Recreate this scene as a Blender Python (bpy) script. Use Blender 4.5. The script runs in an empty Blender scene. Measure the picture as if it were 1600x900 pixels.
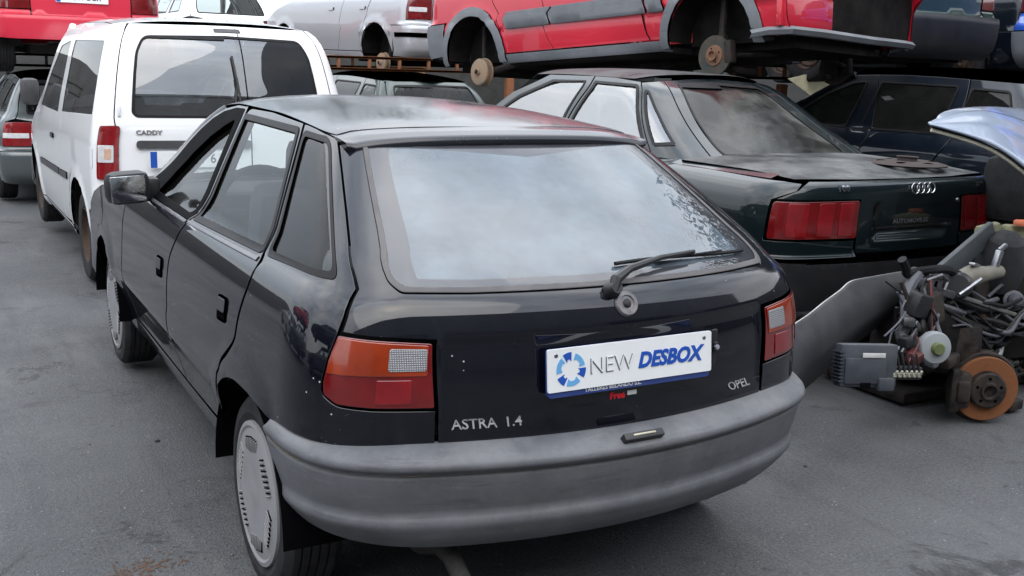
import bpy, bmesh, math, random
import numpy as np
from mathutils import Vector, Matrix
from mathutils.geometry import delaunay_2d_cdt
from math import radians as R, pi as PI, sin, cos
random.seed(7)
sc = bpy.context.scene
COL = sc.collection
# ------------------------------------------------------------------ camera
cam_d = bpy.data.cameras.new('camera'); cam = bpy.data.objects.new('camera', cam_d); COL.objects.link(cam)
CAM = Vector((-1.582, -2.100, 1.551)); yaw, pitch, roll = .514, -.216, .035
fw = Vector((sin(yaw)*cos(pitch), cos(yaw)*cos(pitch), sin(pitch)))
rt0 = Vector((cos(yaw), -sin(yaw), 0)); up0 = rt0.cross(fw)
rt = rt0*cos(roll) + up0*sin(roll); up = up0*cos(roll) - rt0*sin(roll)
M = Matrix((rt, up, -fw)).transposed().to_4x4(); M.translation = CAM
cam.matrix_world = M
cam_d.sensor_width = 36; cam_d.lens = 36*1646.9/1600; cam_d.clip_start = .05; cam_d.clip_end = 2000
sc.camera = cam
sc.render.resolution_x, sc.render.resolution_y = 1024, 576
sc.view_settings.view_transform = 'Standard'; sc.view_settings.look = 'None'
sc.view_settings.gamma = 1; sc.view_settings.use_curve_mapping = False
sc.view_settings.exposure = 1.05
sc.cycles.max_bounces = 10; sc.cycles.transparent_max_bounces = 16; sc.cycles.use_denoising = True
# ------------------------------------------------------------------ sky: bright broken overcast
w = bpy.data.worlds.new('World'); sc.world = w; w.use_nodes = True
nt = w.node_tree; nt.nodes.clear()
def wn(t, **k):
    n = nt.nodes.new(t)
    for a, b in k.items(): setattr(n, a, b)
    return n
SUN_EL, SUN_AZ = R(48), R(205)
out = wn('ShaderNodeOutputWorld'); bg = wn('ShaderNodeBackground')
sky = wn('ShaderNodeTexSky', sky_type='NISHITA', sun_disc=False, sun_elevation=SUN_EL, sun_rotation=SUN_AZ)
sky.air_density = 1.2; sky.dust_density = 2.0
tc = wn('ShaderNodeTexCoord'); mp = wn('ShaderNodeMapping'); mp.inputs['Scale'].default_value = (1.0, 1.0, 1.7); mp.inputs['Location'].default_value = (.35, 1.2, .1)
nz = wn('ShaderNodeTexNoise'); nz.inputs['Scale'].default_value = 1.7; nz.inputs['Detail'].default_value = 5; nz.inputs['Roughness'].default_value = .5; nz.inputs['Distortion'].default_value = .15
cr = wn('ShaderNodeValToRGB'); e = cr.color_ramp.elements
e[0].position = .28; e[0].color = (.35, .35, .35, 1); e[1].position = .56; e[1].color = (1, 1, 1, 1)
cc = wn('ShaderNodeValToRGB'); e = cc.color_ramp.elements
e[0].position = .30; e[0].color = (7.2, 8.2, 9.6, 1); e[1].position = .70; e[1].color = (14.5, 14.6, 14.8, 1)
nz2 = wn('ShaderNodeTexNoise'); nz2.inputs['Scale'].default_value = 2.6; nz2.inputs['Detail'].default_value = 5
mx = wn('ShaderNodeMix', data_type='RGBA')
L = nt.links.new
L(tc.outputs['Generated'], mp.inputs['Vector']); L(mp.outputs[0], nz.inputs['Vector']); L(mp.outputs[0], nz2.inputs['Vector'])
L(nz.outputs[0], cr.inputs[0]); L(nz2.outputs[0], cc.inputs[0])
L(cr.outputs[0], mx.inputs['Factor']); L(sky.outputs[0], mx.inputs['A']); L(cc.outputs[0], mx.inputs['B'])
sx_ = wn('ShaderNodeSeparateXYZ'); L(tc.outputs['Generated'], sx_.inputs[0])
zg = wn('ShaderNodeMapRange'); zg.inputs['From Min'].default_value = 0; zg.inputs['From Max'].default_value = 1; zg.inputs['To Min'].default_value = .55; zg.inputs['To Max'].default_value = 1.55
L(sx_.outputs[2], zg.inputs['Value'])
vm = wn('ShaderNodeVectorMath', operation='SCALE'); L(mx.outputs['Result'], vm.inputs[0]); L(zg.outputs[0], vm.inputs['Scale'])
L(vm.outputs[0], bg.inputs['Color']); bg.inputs['Strength'].default_value = .095
L(bg.outputs[0], out.inputs[0])
sd = bpy.data.lights.new('sun', 'SUN'); sd.energy = .55; sd.angle = R(60); sd.color = (1, .96, .9)
so = bpy.data.objects.new('sun', sd); COL.objects.link(so)
# blender sky: rotation measured from +Y clockwise (seen from above)
sdir = Vector((sin(SUN_AZ)*cos(SUN_EL), cos(SUN_AZ)*cos(SUN_EL), sin(SUN_EL)))
so.rotation_euler = (-sdir).to_track_quat('-Z', 'Y').to_euler()
# ------------------------------------------------------------------ curved body surfaces (car frame: x right, y forward, z up)
class Curve:
    """smooth interpolation through (t, v) knots (monotone cubic)"""
    def __init__(self, pts):
        p = np.array(pts, float); self.t, self.v = p[:, 0], p[:, 1]
        d = np.diff(self.v) / np.diff(self.t)
        m = np.empty(len(p)); m[0], m[-1] = d[0], d[-1]
        for i in range(1, len(p) - 1):
            if d[i-1] * d[i] <= 0: m[i] = 0
            else:
                h0, h1 = self.t[i] - self.t[i-1], self.t[i+1] - self.t[i]
                w1, w2 = 2*h1 + h0, h1 + 2*h0
                m[i] = (w1 + w2) / (w1/d[i-1] + w2/d[i])
        self.m = m
    def __call__(self, t):
        t = np.asarray(t, float)
        i = np.clip(np.searchsorted(self.t, t) - 1, 0, len(self.t) - 2)
        h = self.t[i+1] - self.t[i]; u = (t - self.t[i]) / h
        uc = np.clip(u, 0, 1)
        r = ((2*uc**3 - 3*uc**2 + 1)*self.v[i] + (uc**3 - 2*uc**2 + uc)*h*self.m[i]
             + (-2*uc**3 + 3*uc**2)*self.v[i+1] + (uc**3 - uc**2)*h*self.m[i+1])
        return r + np.where(u < 0, u*h*self.m[i], 0) + np.where(u > 1, (u-1)*h*self.m[i+1], 0)

def sstep(a, b, x):
    u = np.clip((np.asarray(x, float) - a) / (b - a), 0, 1); return u*u*(3 - 2*u)
def band(x, a, b, s):
    return sstep(a - s, a + s, x) * (1 - sstep(b - s, b + s, x))

class Shell:
    """rear face + rear corner + flank as one surface P(q, z); q<0 is the right-hand side"""
    Q1, Q2 = .6, .95
    def __init__(self, y0, w, bow=.3, ca=.16, cb=.16, kr=.03, ya=1.3, kf=.03, yb=2.9, yf=4.05, disp=None, k=.6):
        self.y0, self.w = Curve(y0), Curve(w)
        self.bow = bow if callable(bow) else (lambda z: bow + 0*z)
        self.ca = ca if callable(ca) else (lambda z: ca + 0*z)
        self.cb = cb if callable(cb) else (lambda z: cb + 0*z)
        self.kr, self.ya, self.kf, self.yb, self.yf, self.disp, self.k = kr, ya, kf, yb, yf, disp, k
    def T(self, y):
        a = np.clip((self.ya - y) / self.ya, 0, None); b = np.clip((y - self.yb) / (self.yf - self.yb), 0, None)
        return 1 - self.kr*a*a - self.kf*b*b
    def dT(self, y):
        a = np.clip((self.ya - y) / self.ya, 0, None); b = np.clip((y - self.yb) / (self.yf - self.yb), 0, None)
        return 2*self.kr*a/self.ya - 2*self.kf*b/(self.yf - self.yb)
    def ends(self, z):
        w = self.w(z); bow = self.bow(z); y0 = self.y0(z)
        yI = y0 + bow*w*w*.8
        xI = w*self.T(yI)
        xE = xI - self.ca(z); yS = yI + self.cb(z)
        return w, bow, y0, xE, yS
    def base(self, q, z):
        q = np.asarray(q, float); z = np.asarray(z, float); q, z = np.broadcast_arrays(q, z)
        s = np.where(q < 0, 1., -1.); q = np.abs(q)
        w, bow, y0, xE, yS = self.ends(z)
        xr = q/self.Q1*xE; yr = y0 + bow*xr*xr
        ys = yS + (q - self.Q2); xs = w*self.T(ys)
        t = np.clip((q - self.Q1)/(self.Q2 - self.Q1), 0, 1)
        p0x, p0y = xE, y0 + bow*xE*xE; t0y = 2*bow*xE
        p3x, p3y = w*self.T(yS), yS; t3x = w*self.dT(yS)
        L = np.hypot(p3x - p0x, p3y - p0y)*self.k*.72
        n0 = np.hypot(1, t0y); n3 = np.hypot(t3x, 1)
        p1x, p1y = p0x + L/n0, p0y + L*t0y/n0
        p2x, p2y = p3x - L*t3x/n3, p3y - L/n3
        b0, b1, b2, b3 = (1-t)**3, 3*t*(1-t)**2, 3*t*t*(1-t), t**3
        xc = b0*p0x + b1*p1x + b2*p2x + b3*p3x; yc = b0*p0y + b1*p1y + b2*p2y + b3*p3y
        x = np.where(q < self.Q1, xr, np.where(q < self.Q2, xc, xs))
        y = np.where(q < self.Q1, yr, np.where(q < self.Q2, yc, ys))
        return np.stack([x*s, y, z], -1)
    def nrm0(self, q, z, f):
        e = 2e-3
        dq = f(q + e, z) - f(q - e, z); dz = f(q, z + e) - f(q, z - e)
        n = np.cross(dz, dq)
        n /= np.linalg.norm(n, axis=-1, keepdims=True) + 1e-12
        return n
    def P(self, q, z, off=0.):
        p = self.base(q, z)
        d = off + (self.disp(self, np.abs(q), z, p) if self.disp else 0.)
        if np.ndim(d) or d:
            n = self.nrm0(q, z, self.base); p = p + n*np.asarray(d)[..., None]
        return p
    def N(self, q, z): return self.nrm0(np.asarray(q, float), np.asarray(z, float), self.P)
    def qy(self, y, z):
        """q of flank point at y"""
        w, bow, y0, xE, yS = self.ends(np.asarray(float(z)))
        if y >= yS: return float(self.Q2 + y - yS)
        qs = np.linspace(self.Q1*.3, self.Q2, 300); b = self.base(qs, z + 0*qs)
        return float(np.interp(y, b[:, 1], qs))
    def qx(self, x, z):
        w, bow, y0, xE, yS = self.ends(np.asarray(float(z)))
        if abs(x) <= xE: return float(-x/xE*self.Q1)
        qs = np.linspace(self.Q1, self.Q2, 200); b = self.base(qs, z + 0*qs)
        return float(np.interp(abs(x), -b[:, 0], qs)) * (-1 if x > 0 else 1)
def hero_disp(S, q, z, p):
    y = p[..., 1]; x = np.abs(p[..., 0])
    rear = 1 - sstep(.50, .56, q)
    flank = sstep(.93, 1.05, q)
    d = -.011*band(z, .655, .862, .010)*rear*(1 - sstep(.505, .53, x))          # recessed band around the number plate
    d = d + .004*band(z, .50, .60, .006)*flank - .004*band(z, .512, .522, .004)*flank*sstep(1.1, 1.2, y)*(1 - sstep(2.95, 3.05, y))
    r = np.hypot(y - .76, z - .28)
    d = d + .012*sstep(.47, .36, r)*flank                                       # arch flare
    r = np.hypot(y - 3.277, z - .28)
    d = d + .012*sstep(.47, .36, r)*flank
    d = d - .018*np.clip((y - 1.6)/.8, 0, 1.6)**2*sstep(.95, 1.12, z)*flank            # glasshouse narrows towards the windscreen
    return d
HERO = Shell(
    y0=[(.20,.06),(.55,.048),(.66,.048),(.785,.056),(.86,.068),(.92,.088),(.955,.108),(.985,.146),(1.0,.172),(1.05,.258),(1.1,.345),(1.2,.525),(1.31,.735),(1.36,.85)],
    w=[(.18,.70),(.23,.745),(.30,.775),(.36,.788),(.43,.810),(.5,.834),(.56,.844),(.62,.845),(.7,.842),(.8,.834),(.88,.818),(.93,.800),(.955,.783),(.972,.760),(.985,.746),(1.0,.738),(1.1,.678),(1.2,.614),(1.3,.546),(1.36,.50)],
    bow=.28, ca=lambda z: .20 - .06*sstep(.95, 1.05, z), cb=lambda z: .24 - .06*sstep(.95, 1.05, z), kr=.035, ya=1.6, kf=.06, yb=2.6, disp=hero_disp)
VAN = Shell(
    y0=[(.20,.16),(.30,.06),(.36,.02),(.60,.015),(.66,.05),(.70,.06),(1.1,.062),(1.2,.078),(1.45,.135),(1.62,.19),(1.72,.25),(1.78,.33)],
    w=[(.20,.80),(.30,.86),(.5,.885),(.8,.893),(1.0,.888),(1.12,.872),(1.2,.858),(1.45,.802),(1.62,.758),(1.72,.715),(1.78,.655)],
    bow=.09, ca=.12, cb=.14, kr=.02, ya=1.2, kf=.08, yb=3.2, yf=4.4, disp=lambda S, q, z, p: .014*sstep(.50, .40, np.hypot(p[..., 1] - .85, z - .32))*sstep(.95, 1.05, q) + .014*sstep(.50, .40, np.hypot(p[..., 1] - 3.53, z - .32))*sstep(.95, 1.05, q))
SALOON = Shell(
    y0=[(.20,.20),(.28,.08),(.36,.01),(.46,-.01),(.60,-.012),(.615,.00),(.625,.045),(.70,.045),(.88,.052),(.94,.06),(.968,.082),(.985,.13)],
    w=[(.20,.76),(.28,.83),(.40,.875),(.6,.888),(.75,.885),(.86,.872),(.92,.845),(.955,.80),(.985,.72)],
    bow=.13, ca=.20, cb=.22, kr=.035, ya=1.4, kf=.07, yb=3.4, yf=4.75, disp=lambda S, q, z, p: .014*sstep(.50, .40, np.hypot(p[..., 1] - 1.05, z - .30))*sstep(.95, 1.05, q) - .018*band(z, .705, .865, .006)*(1 - sstep(.22, .24, q)))
SALOON_TOP = Shell(
    y0=[(.93,.70),(.985,.86),(1.05,1.0),(1.15,1.20),(1.25,1.37),(1.34,1.52),(1.40,1.68)],
    w=[(.93,.80),(.985,.745),(1.05,.715),(1.15,.665),(1.25,.615),(1.34,.562),(1.40,.50)],
    bow=.12, ca=.16, cb=.30, kr=.10, ya=2.4, kf=.04, yb=3., yf=4.)
def arches(ya, yf, r=.46, d=.012):
    def f(S, q, z, p):
        y = p[..., 1]; fl = sstep(.95, 1.05, q)
        return (d*sstep(r, r - .1, np.hypot(y - ya, z - .28)) + d*sstep(r, r - .1, np.hypot(y - yf, z - .28)) + .006*band(z, .50, .56, .006))*fl
    return f
HATCH = Shell(   # boxier hatchback or estate
    y0=[(.20,.14),(.28,.04),(.34,.0),(.44,-.015),(.56,-.02),(.60,.0),(.612,.045),(.75,.05),(.93,.065),(.975,.09),(1.0,.12),(1.1,.20),(1.2,.285),(1.3,.38),(1.38,.48)],
    w=[(.18,.72),(.24,.79),(.33,.82),(.45,.84),(.6,.848),(.75,.846),(.88,.83),(.94,.805),(.975,.765),(1.0,.742),(1.1,.695),(1.2,.645),(1.3,.588),(1.38,.53)],
    bow=.16, ca=.15, cb=.17, kr=.03, ya=1.4, kf=.07, yb=3.0, yf=4.1, disp=arches(.80, 3.33))
# ------------------------------------------------------------------ materials
MATS = {}
class NT:
    def __init__(s, name):
        s.m = bpy.data.materials.new(name); s.m.use_nodes = True; s.t = s.m.node_tree; s.t.nodes.clear()
        s.out = s.t.nodes.new('ShaderNodeOutputMaterial'); MATS[name] = s.m
        s.co = s.t.nodes.new('ShaderNodeTexCoord').outputs['Object']
    def n(s, t, ins=None, **k):
        nd = s.t.nodes.new(t)
        for a, b in k.items(): setattr(nd, a, b)
        for a, b in (ins or {}).items():
            if hasattr(b, 'is_linked'): s.t.links.new(b, nd.inputs[a])
            else: nd.inputs[a].default_value = b
        return nd
    def noise(s, scale, detail=5, rough=.6, vec=None, dist=0):
        return s.n('ShaderNodeTexNoise', {'Vector': vec or s.co, 'Scale': scale, 'Detail': detail, 'Roughness': rough, 'Distortion': dist}).outputs[0]
    def ramp(s, x, a, b, ca=0., cb=1.):
        f = lambda c: (c, c, c, 1) if not isinstance(c, tuple) else (c[0], c[1], c[2], 1)
        r = s.n('ShaderNodeValToRGB', {0: x}); e = r.color_ramp.elements
        e[0].position, e[0].color, e[1].position, e[1].color = a, f(ca), b, f(cb); return r.outputs[0]
    def mix(s, f, a, b, mode='MIX'):
        g = lambda c: (c[0], c[1], c[2], 1) if isinstance(c, tuple) else ((c, c, c, 1) if isinstance(c, (int, float)) else c)
        return s.n('ShaderNodeMix', {'Factor': f, 6: g(a), 7: g(b)}, data_type='RGBA', blend_type=mode).outputs[2]
    def math(s, op, a, b=0., c=0.): return s.n('ShaderNodeMath', {0: a, 1: b, 2: c}, operation=op).outputs[0]
    def maps(s, sc_): return s.n('ShaderNodeMapping', {'Vector': s.co, 'Scale': sc_}).outputs[0]
    def bump(s, h, strength=.1, dist=.01): return s.n('ShaderNodeBump', {'Height': h, 'Strength': strength, 'Distance': dist}).outputs[0]
    def up(s):
        g = s.n('ShaderNodeNewGeometry'); x = s.n('ShaderNodeSeparateXYZ', {0: g.outputs['Normal']}).outputs[2]
        return x
    def bsdf(s, **k):
        names = {'color': 'Base Color', 'rough': 'Roughness', 'metal': 'Metallic', 'coat': 'Coat Weight', 'coatr': 'Coat Roughness', 'coati': 'Coat IOR',
                 'normal': 'Normal', 'spec': 'Specular IOR Level', 'trans': 'Transmission Weight', 'ior': 'IOR', 'alpha': 'Alpha', 'cnormal': 'Coat Normal'}
        ins = {names[a]: ((b[0], b[1], b[2], 1) if isinstance(b, tuple) else b) for a, b in k.items()}
        return s.n('ShaderNodeBsdfPrincipled', ins).outputs[0]
    def done(s, sh): s.t.links.new(sh, s.out.inputs[0]); return s.m

def paint(name, base, dust=.35, dustcol=(.20, .20, .19), coat=1., rough=.35, specks=True, metal=0., ci=1.5, fade=0., crough=.035, bspec=.3):
    t = NT(name)
    n1 = t.noise(3.1, 6, .65); n2 = t.noise(38, 4, .6); up = t.up()
    d = t.math('MULTIPLY', t.ramp(n1, .38, .72), t.ramp(up, .10, .95, .03, 1.))
    d = t.math('MULTIPLY', d, t.ramp(n2, .3, .7, .55, 1.))
    d = t.math('MULTIPLY', d, dust)
    col = t.mix(d, base, dustcol)
    if fade:
        col = t.mix(t.math('MULTIPLY', t.ramp(t.noise(1.4, 3), .4, .62), fade), col, tuple(min(1, c*1.6 + .01) for c in base))
    if specks:
        v = t.n('ShaderNodeTexVoronoi', {'Vector': t.co, 'Scale': 26., 'Randomness': 1.}).outputs['Distance']
        m = t.math('MULTIPLY', t.ramp(v, .045, .075, 1., 0.), t.ramp(t.noise(5.5, 2), .56, .60))
        col = t.mix(m, col, (.55, .55, .52))
    if specks:
        st = t.math('MULTIPLY', t.ramp(t.noise(1., 5, .7, t.maps((24, 24, 2.2))), .56, .72), .05); col = t.mix(st, col, (.09, .09, .10))
        v2 = t.n('ShaderNodeTexVoronoi', {'Vector': t.co, 'Scale': 70., 'Randomness': 1.}).outputs['Distance']
        col = t.mix(t.math('MULTIPLY', t.ramp(v2, .06, .10, .8, 0.), t.ramp(t.noise(4.5, 3), .50, .62)), col, (.20, .20, .19))
        sw = t.n('ShaderNodeMapping', {'Vector': t.co, 'Scale': (9, 9, 160), 'Rotation': (.5, .3, .2)}).outputs[0]
        col = t.mix(t.math('MULTIPLY', t.math('MULTIPLY', t.ramp(t.noise(1., 2, .5, sw), .71, .74), t.ramp(t.noise(3.3, 2), .5, .6)), .3), col, (.16, .16, .16))
    rc = t.math('MULTIPLY_ADD', d, .5, crough)
    nb = t.bump(t.noise(2.2, 2, .4), .05, .02)
    return t.done(t.bsdf(color=col, spec=bspec, rough=t.math('MULTIPLY_ADD', d, .4, rough), metal=metal, coat=coat, coatr=rc, coati=ci, normal=nb, cnormal=nb))

def plastic(name, base, rough=.55, var=.25, scale=9., streak=0., dust=.2, dustcol=(.22, .215, .2), bump=.15, spec=.5, scratch=0.):
    t = NT(name)
    n1 = t.noise(scale, 6, .65); n2 = t.noise(180, 2, .5)
    col = t.mix(t.ramp(n1, .3, .75), tuple(c*(1 - var) for c in base), tuple(c*(1 + var) for c in base))
    if scratch:
        for vec in (t.maps((2, 3, 150)), t.n('ShaderNodeMapping', {'Vector': t.co, 'Scale': (5, 5, 110), 'Rotation': (.25, .2, .1)}).outputs[0]):
            q_ = t.math('MULTIPLY', t.ramp(t.noise(1., 3, .5, vec), .70, .74), t.ramp(t.noise(2.2, 3, .5), .48, .62))
            col = t.mix(t.math('MULTIPLY', q_, scratch), col, tuple(c*.32 for c in base))
        col = t.mix(t.math('MULTIPLY', t.ramp(t.noise(55, 5, .75), .55, .75), .35*scratch), col, tuple(c*1.9 for c in base))
    d = t.math('MULTIPLY', t.ramp(t.noise(4, 6, .7), .42, .75), dust)
    if streak:
        st = t.noise(1., 5, .7, t.maps((3.5, 3.5, 46)))
        col = t.mix(t.math('MULTIPLY', t.ramp(st, .56, .66), streak), col, tuple(c*.3 for c in base))
        st2 = t.noise(1., 5, .6, t.maps((5, 5, 80)))
        col = t.mix(t.math('MULTIPLY', t.ramp(st2, .60, .70), streak*.5), col, tuple(min(c*2.0, 1) for c in base))
    col = t.mix(t.math('MULTIPLY', d, t.ramp(t.up(), -.2, .9, .4, 1.)), col, dustcol)
    return t.done(t.bsdf(color=col, rough=t.math('MULTIPLY_ADD', n1, .15, rough), spec=spec, normal=t.bump(n2, bump, .002)))

def metal(name, base, rough=.4, rust=0., rustcol=(.17, .07, .03), grime=.3, met=1.):
    t = NT(name)
    n = t.noise(14, 7, .7); n2 = t.noise(60, 4, .7)
    col = t.mix(t.ramp(n2, .35, .7, 0., grime), base, tuple(c*.25 for c in base))
    r = t.math('MULTIPLY', t.ramp(n, .5 - .45*rust, .75 - .45*rust), min(1., rust*1.6))
    col = t.mix(r, col, t.mix(n2, rustcol, tuple(min(1, c*1.9) for c in rustcol)))
    return t.done(t.bsdf(color=col, rough=t.math('MULTIPLY_ADD', r, .4, rough), metal=t.math('MULTIPLY_ADD', r, -met, met), normal=t.bump(n2, .25, .003)))

def glass(name, tint=(.75, .8, .78), ior=1.6, dust=.06, dustcol=(.5, .5, .48), rough=.01, gain=1., streaks=False, patchy=False):
    t = NT(name)
    n = t.noise(5, 6, .65)
    fr = t.n('ShaderNodeFresnel', {'IOR': ior}).outputs[0]
    fr = t.math('MINIMUM', t.math('MULTIPLY', fr, gain), 1.)
    tr = t.n('ShaderNodeBsdfTransparent', {0: (*tint, 1)}).outputs[0]
    gl = t.n('ShaderNodeBsdfGlossy', {'Color': (1, 1, 1, 1), 'Roughness': rough}).outputs[0]
    df = t.n('ShaderNodeBsdfDiffuse', {'Color': (*dustcol, 1)}).outputs[0]
    m1 = t.n('ShaderNodeMixShader', {0: fr, 1: tr, 2: gl}).outputs[0]
    dd = t.math('MULTIPLY', t.ramp(n, .25, .8, .35, 1.), dust)
    if patchy: dd = t.math('MULTIPLY', dd, t.ramp(t.noise(1.7, 5, .55, None, .6), .47, .60, .15, 1.))
    if streaks:
        v = t.n('ShaderNodeTexVoronoi', {'Vector': t.co, 'Scale': 30., 'Randomness': 1.}).outputs['Distance']
        dd = t.math('MAXIMUM', dd, t.math('MULTIPLY', t.ramp(v, .05, .08, .8, 0.), t.ramp(t.noise(6.5, 2), .57, .60)))
        st = t.noise(1., 4, .6, t.maps((2., 3., 60)))
        dd = t.math('ADD', dd, t.math('MULTIPLY', t.ramp(st, .52, .75), dust*.5))
    return t.done(t.n('ShaderNodeMixShader', {0: dd, 1: m1, 2: df}).outputs[0])

def lens(name, base, trans=.3, rough=.12, rib=0., ribscale=90., coat=1.):
    t = NT(name)
    n = t.noise(12, 4)
    col = t.mix(t.ramp(n, .3, .7), tuple(c*.75 for c in base), tuple(min(1, c*1.15) for c in base))
    kw = {}
    if rib:
        wv = t.n('ShaderNodeTexWave', {'Vector': t.co, 'Scale': ribscale, 'Distortion': 0.}, bands_direction='Z').outputs[0]
        wx = t.n('ShaderNodeTexWave', {'Vector': t.co, 'Scale': ribscale, 'Distortion': 0.}, bands_direction='X').outputs[0]
        h = t.math('MULTIPLY', wv, wx); kw['normal'] = t.bump(h, rib, .004)
        col = t.mix(t.ramp(h, .1, .7), tuple(c*.45 for c in base), col)
    return t.done(t.bsdf(color=col, rough=rough, coat=coat, coatr=.04, **kw))

# ------------------------------------------------------------------ objects
def tag(o, label=None, cat=None, group=None, kind=None):
    if label: o['label'] = label
    if cat: o['category'] = cat
    if group: o['group'] = group
    if kind: o['kind'] = kind
    return o
def empty(name, label, cat, loc=(0, 0, 0), rz=0., rx=0., ry=0., group=None):
    o = bpy.data.objects.new(name, None); COL.objects.link(o); o.location = loc; o.rotation_euler = (rx, ry, rz)
    o.empty_display_size = .2
    return tag(o, label, cat, group)
def mat(m): return MATS[m] if isinstance(m, str) else m
def obj(name, verts, faces, m, parent=None, smooth=True, normals=None, midx=None, label=None):
    me = bpy.data.meshes.new(name)
    me.from_pydata([tuple(map(float, v)) for v in verts], [], [tuple(map(int, f)) for f in faces])
    for k in (m if isinstance(m, (list, tuple)) else [m]): me.materials.append(mat(k))
    if midx is not None: me.polygons.foreach_set('material_index', midx)
    if smooth is True: me.polygons.foreach_set('use_smooth', [True]*len(me.polygons))
    me.update()
    if normals is not None:
        me.normals_split_custom_set_from_vertices([tuple(map(float, n)) for n in normals])
    elif isinstance(smooth, float):
        me.polygons.foreach_set('use_smooth', [True]*len(me.polygons))
        me.set_sharp_from_angle(angle=R(smooth))
    o = bpy.data.objects.new(name, me); COL.objects.link(o); o.parent = parent
    if label: o['label'] = label
    return o
class MB:
    """collects primitives, then links them as ONE mesh"""
    def __init__(s): s.v, s.f, s.mi = [], [], []; s.cur = 0
    def add(s, V, F):
        b = len(s.v); s.v += [tuple(map(float, v)) for v in V]; s.f += [tuple(int(i) + b for i in f) for f in F]; s.mi += [s.cur]*len(F); return s
    def box(s, c, d, rot=None, bev=0.):
        bm = bmesh.new(); bmesh.ops.create_cube(bm, size=1)
        for v in bm.verts: v.co = Vector((v.co.x*d[0], v.co.y*d[1], v.co.z*d[2]))
        if bev: bmesh.ops.bevel(bm, geom=bm.edges[:], offset=min(bev, min(d)*.45), segments=2, profile=.5, affect='EDGES')
        return s.bm(bm, c, rot)
    def bm(s, bm, c=(0, 0, 0), rot=None):
        Mx = Matrix.Identity(3)
        if rot is not None: Mx = rot if isinstance(rot, Matrix) else __import__('mathutils').Euler(rot).to_matrix()
        c = Vector(c); bm.verts.index_update()
        s.add([Mx @ v.co + c for v in bm.verts], [[v.index for v in f.verts] for f in bm.faces]); bm.free(); return s
    def tube(s, pts, r, n=8, caps=True):
        P = [Vector(p) for p in pts]; rr = r if isinstance(r, (list, tuple)) else [r]*len(P)
        V, F = [], []; a = None
        for i, p in enumerate(P):
            d = (P[min(i+1, len(P)-1)] - P[max(i-1, 0)]).normalized()
            if a is None: a = d.orthogonal().normalized()
            a = (a - d*a.dot(d)).normalized(); b = d.cross(a)
            V += [p + (a*cos(2*PI*k/n) + b*sin(2*PI*k/n))*rr[i] for k in range(n)]
        for i in range(len(P) - 1):
            for k in range(n): F.append((i*n + k, i*n + (k+1) % n, (i+1)*n + (k+1) % n, (i+1)*n + k))
        if caps: F.append(tuple(range(n))[::-1]); F.append(tuple((len(P)-1)*n + k for k in range(n)))
        return s.add(V, F)
    def lathe(s, prof, c=(0, 0, 0), axis=(1, 0, 0), n=48, closed=False):
        """prof: (radius, along-axis)"""
        ax = Vector(axis).normalized(); a = ax.orthogonal().normalized()
        if abs(ax.z) < .9: a = (Vector((0, 0, 1)) - ax*ax.z).normalized()
        b = ax.cross(a); V, F = [], []; m = len(prof); c = Vector(c)
        for k in range(n):
            t = 2*PI*k/n; u = a*cos(t) + b*sin(t)
            V += [c + u*r + ax*h for r, h in prof]
        for k in range(n):
            k2 = (k+1) % n
            for i in range(m - 1 + (1 if closed else 0)):
                j = (i+1) % m; F.append((k*m + i, k*m + j, k2*m + j, k2*m + i))
        return s.add(V, F)
    def prism(s, poly, d, fn):
        """poly: 2D outline, fn(u, v, w) -> point, extruded w from 0 to d"""
        n = len(poly); V = [fn(u, v, 0) for u, v in poly] + [fn(u, v, d) for u, v in poly]
        F = [tuple(range(n))[::-1], tuple(range(n, 2*n))] + [(i, (i+1) % n, n + (i+1) % n, n + i) for i in range(n)]
        return s.add(V, F)
    def build(s, name, m, parent=None, smooth=35., label=None):
        multi = isinstance(m, (list, tuple))
        o = obj(name, s.v, s.f, m, parent, smooth=smooth, midx=s.mi if multi else None, label=label)
        bm = bmesh.new(); bm.from_mesh(o.data); bmesh.ops.recalc_face_normals(bm, faces=bm.faces[:]); bm.to_mesh(o.data); bm.free()
        if isinstance(smooth, float): o.data.set_sharp_from_angle(angle=R(smooth))
        return o

def fillet(poly, r):
    """round the corners of a 2D polygon; r one radius or one per corner"""
    out = []; n = len(poly); P = [np.array(p, float) for p in poly]
    for i in range(n):
        a, b, c = P[i-1], P[i], P[(i+1) % n]; ri = r[i] if isinstance(r, (list, tuple)) else r
        u, v = a - b, c - b; lu, lv = np.linalg.norm(u), np.linalg.norm(v); cosA = float(u @ v/(lu*lv + 1e-12))
        if ri <= 0 or cosA < -.985: out.append(b); continue
        d = min(ri, lu*.45, lv*.45)
        p0, p1 = b + u/lu*d, b + v/lv*d
        for k in range(6):
            t = k/5; out.append((1-t)**2*p0 + 2*t*(1-t)*b + t*t*p1)
    return np.array(out)
def densify(poly, h):
    out = []; n = len(poly)
    for i in range(n):
        a, b = poly[i], poly[(i+1) % n]; m = max(1, int(math.ceil(np.linalg.norm(b - a)/h)))
        for k in range(m): out.append(a + (b - a)*k/m)
    return np.array(out)
def dedup(p):
    p = np.array(p, float); k = np.linalg.norm(p - np.roll(p, 1, 0), axis=1) > 1e-6; return p[k]
def area(p): return .5*np.sum(p[:, 0]*np.roll(p[:, 1], -1) - np.roll(p[:, 0], -1)*p[:, 1])
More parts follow.
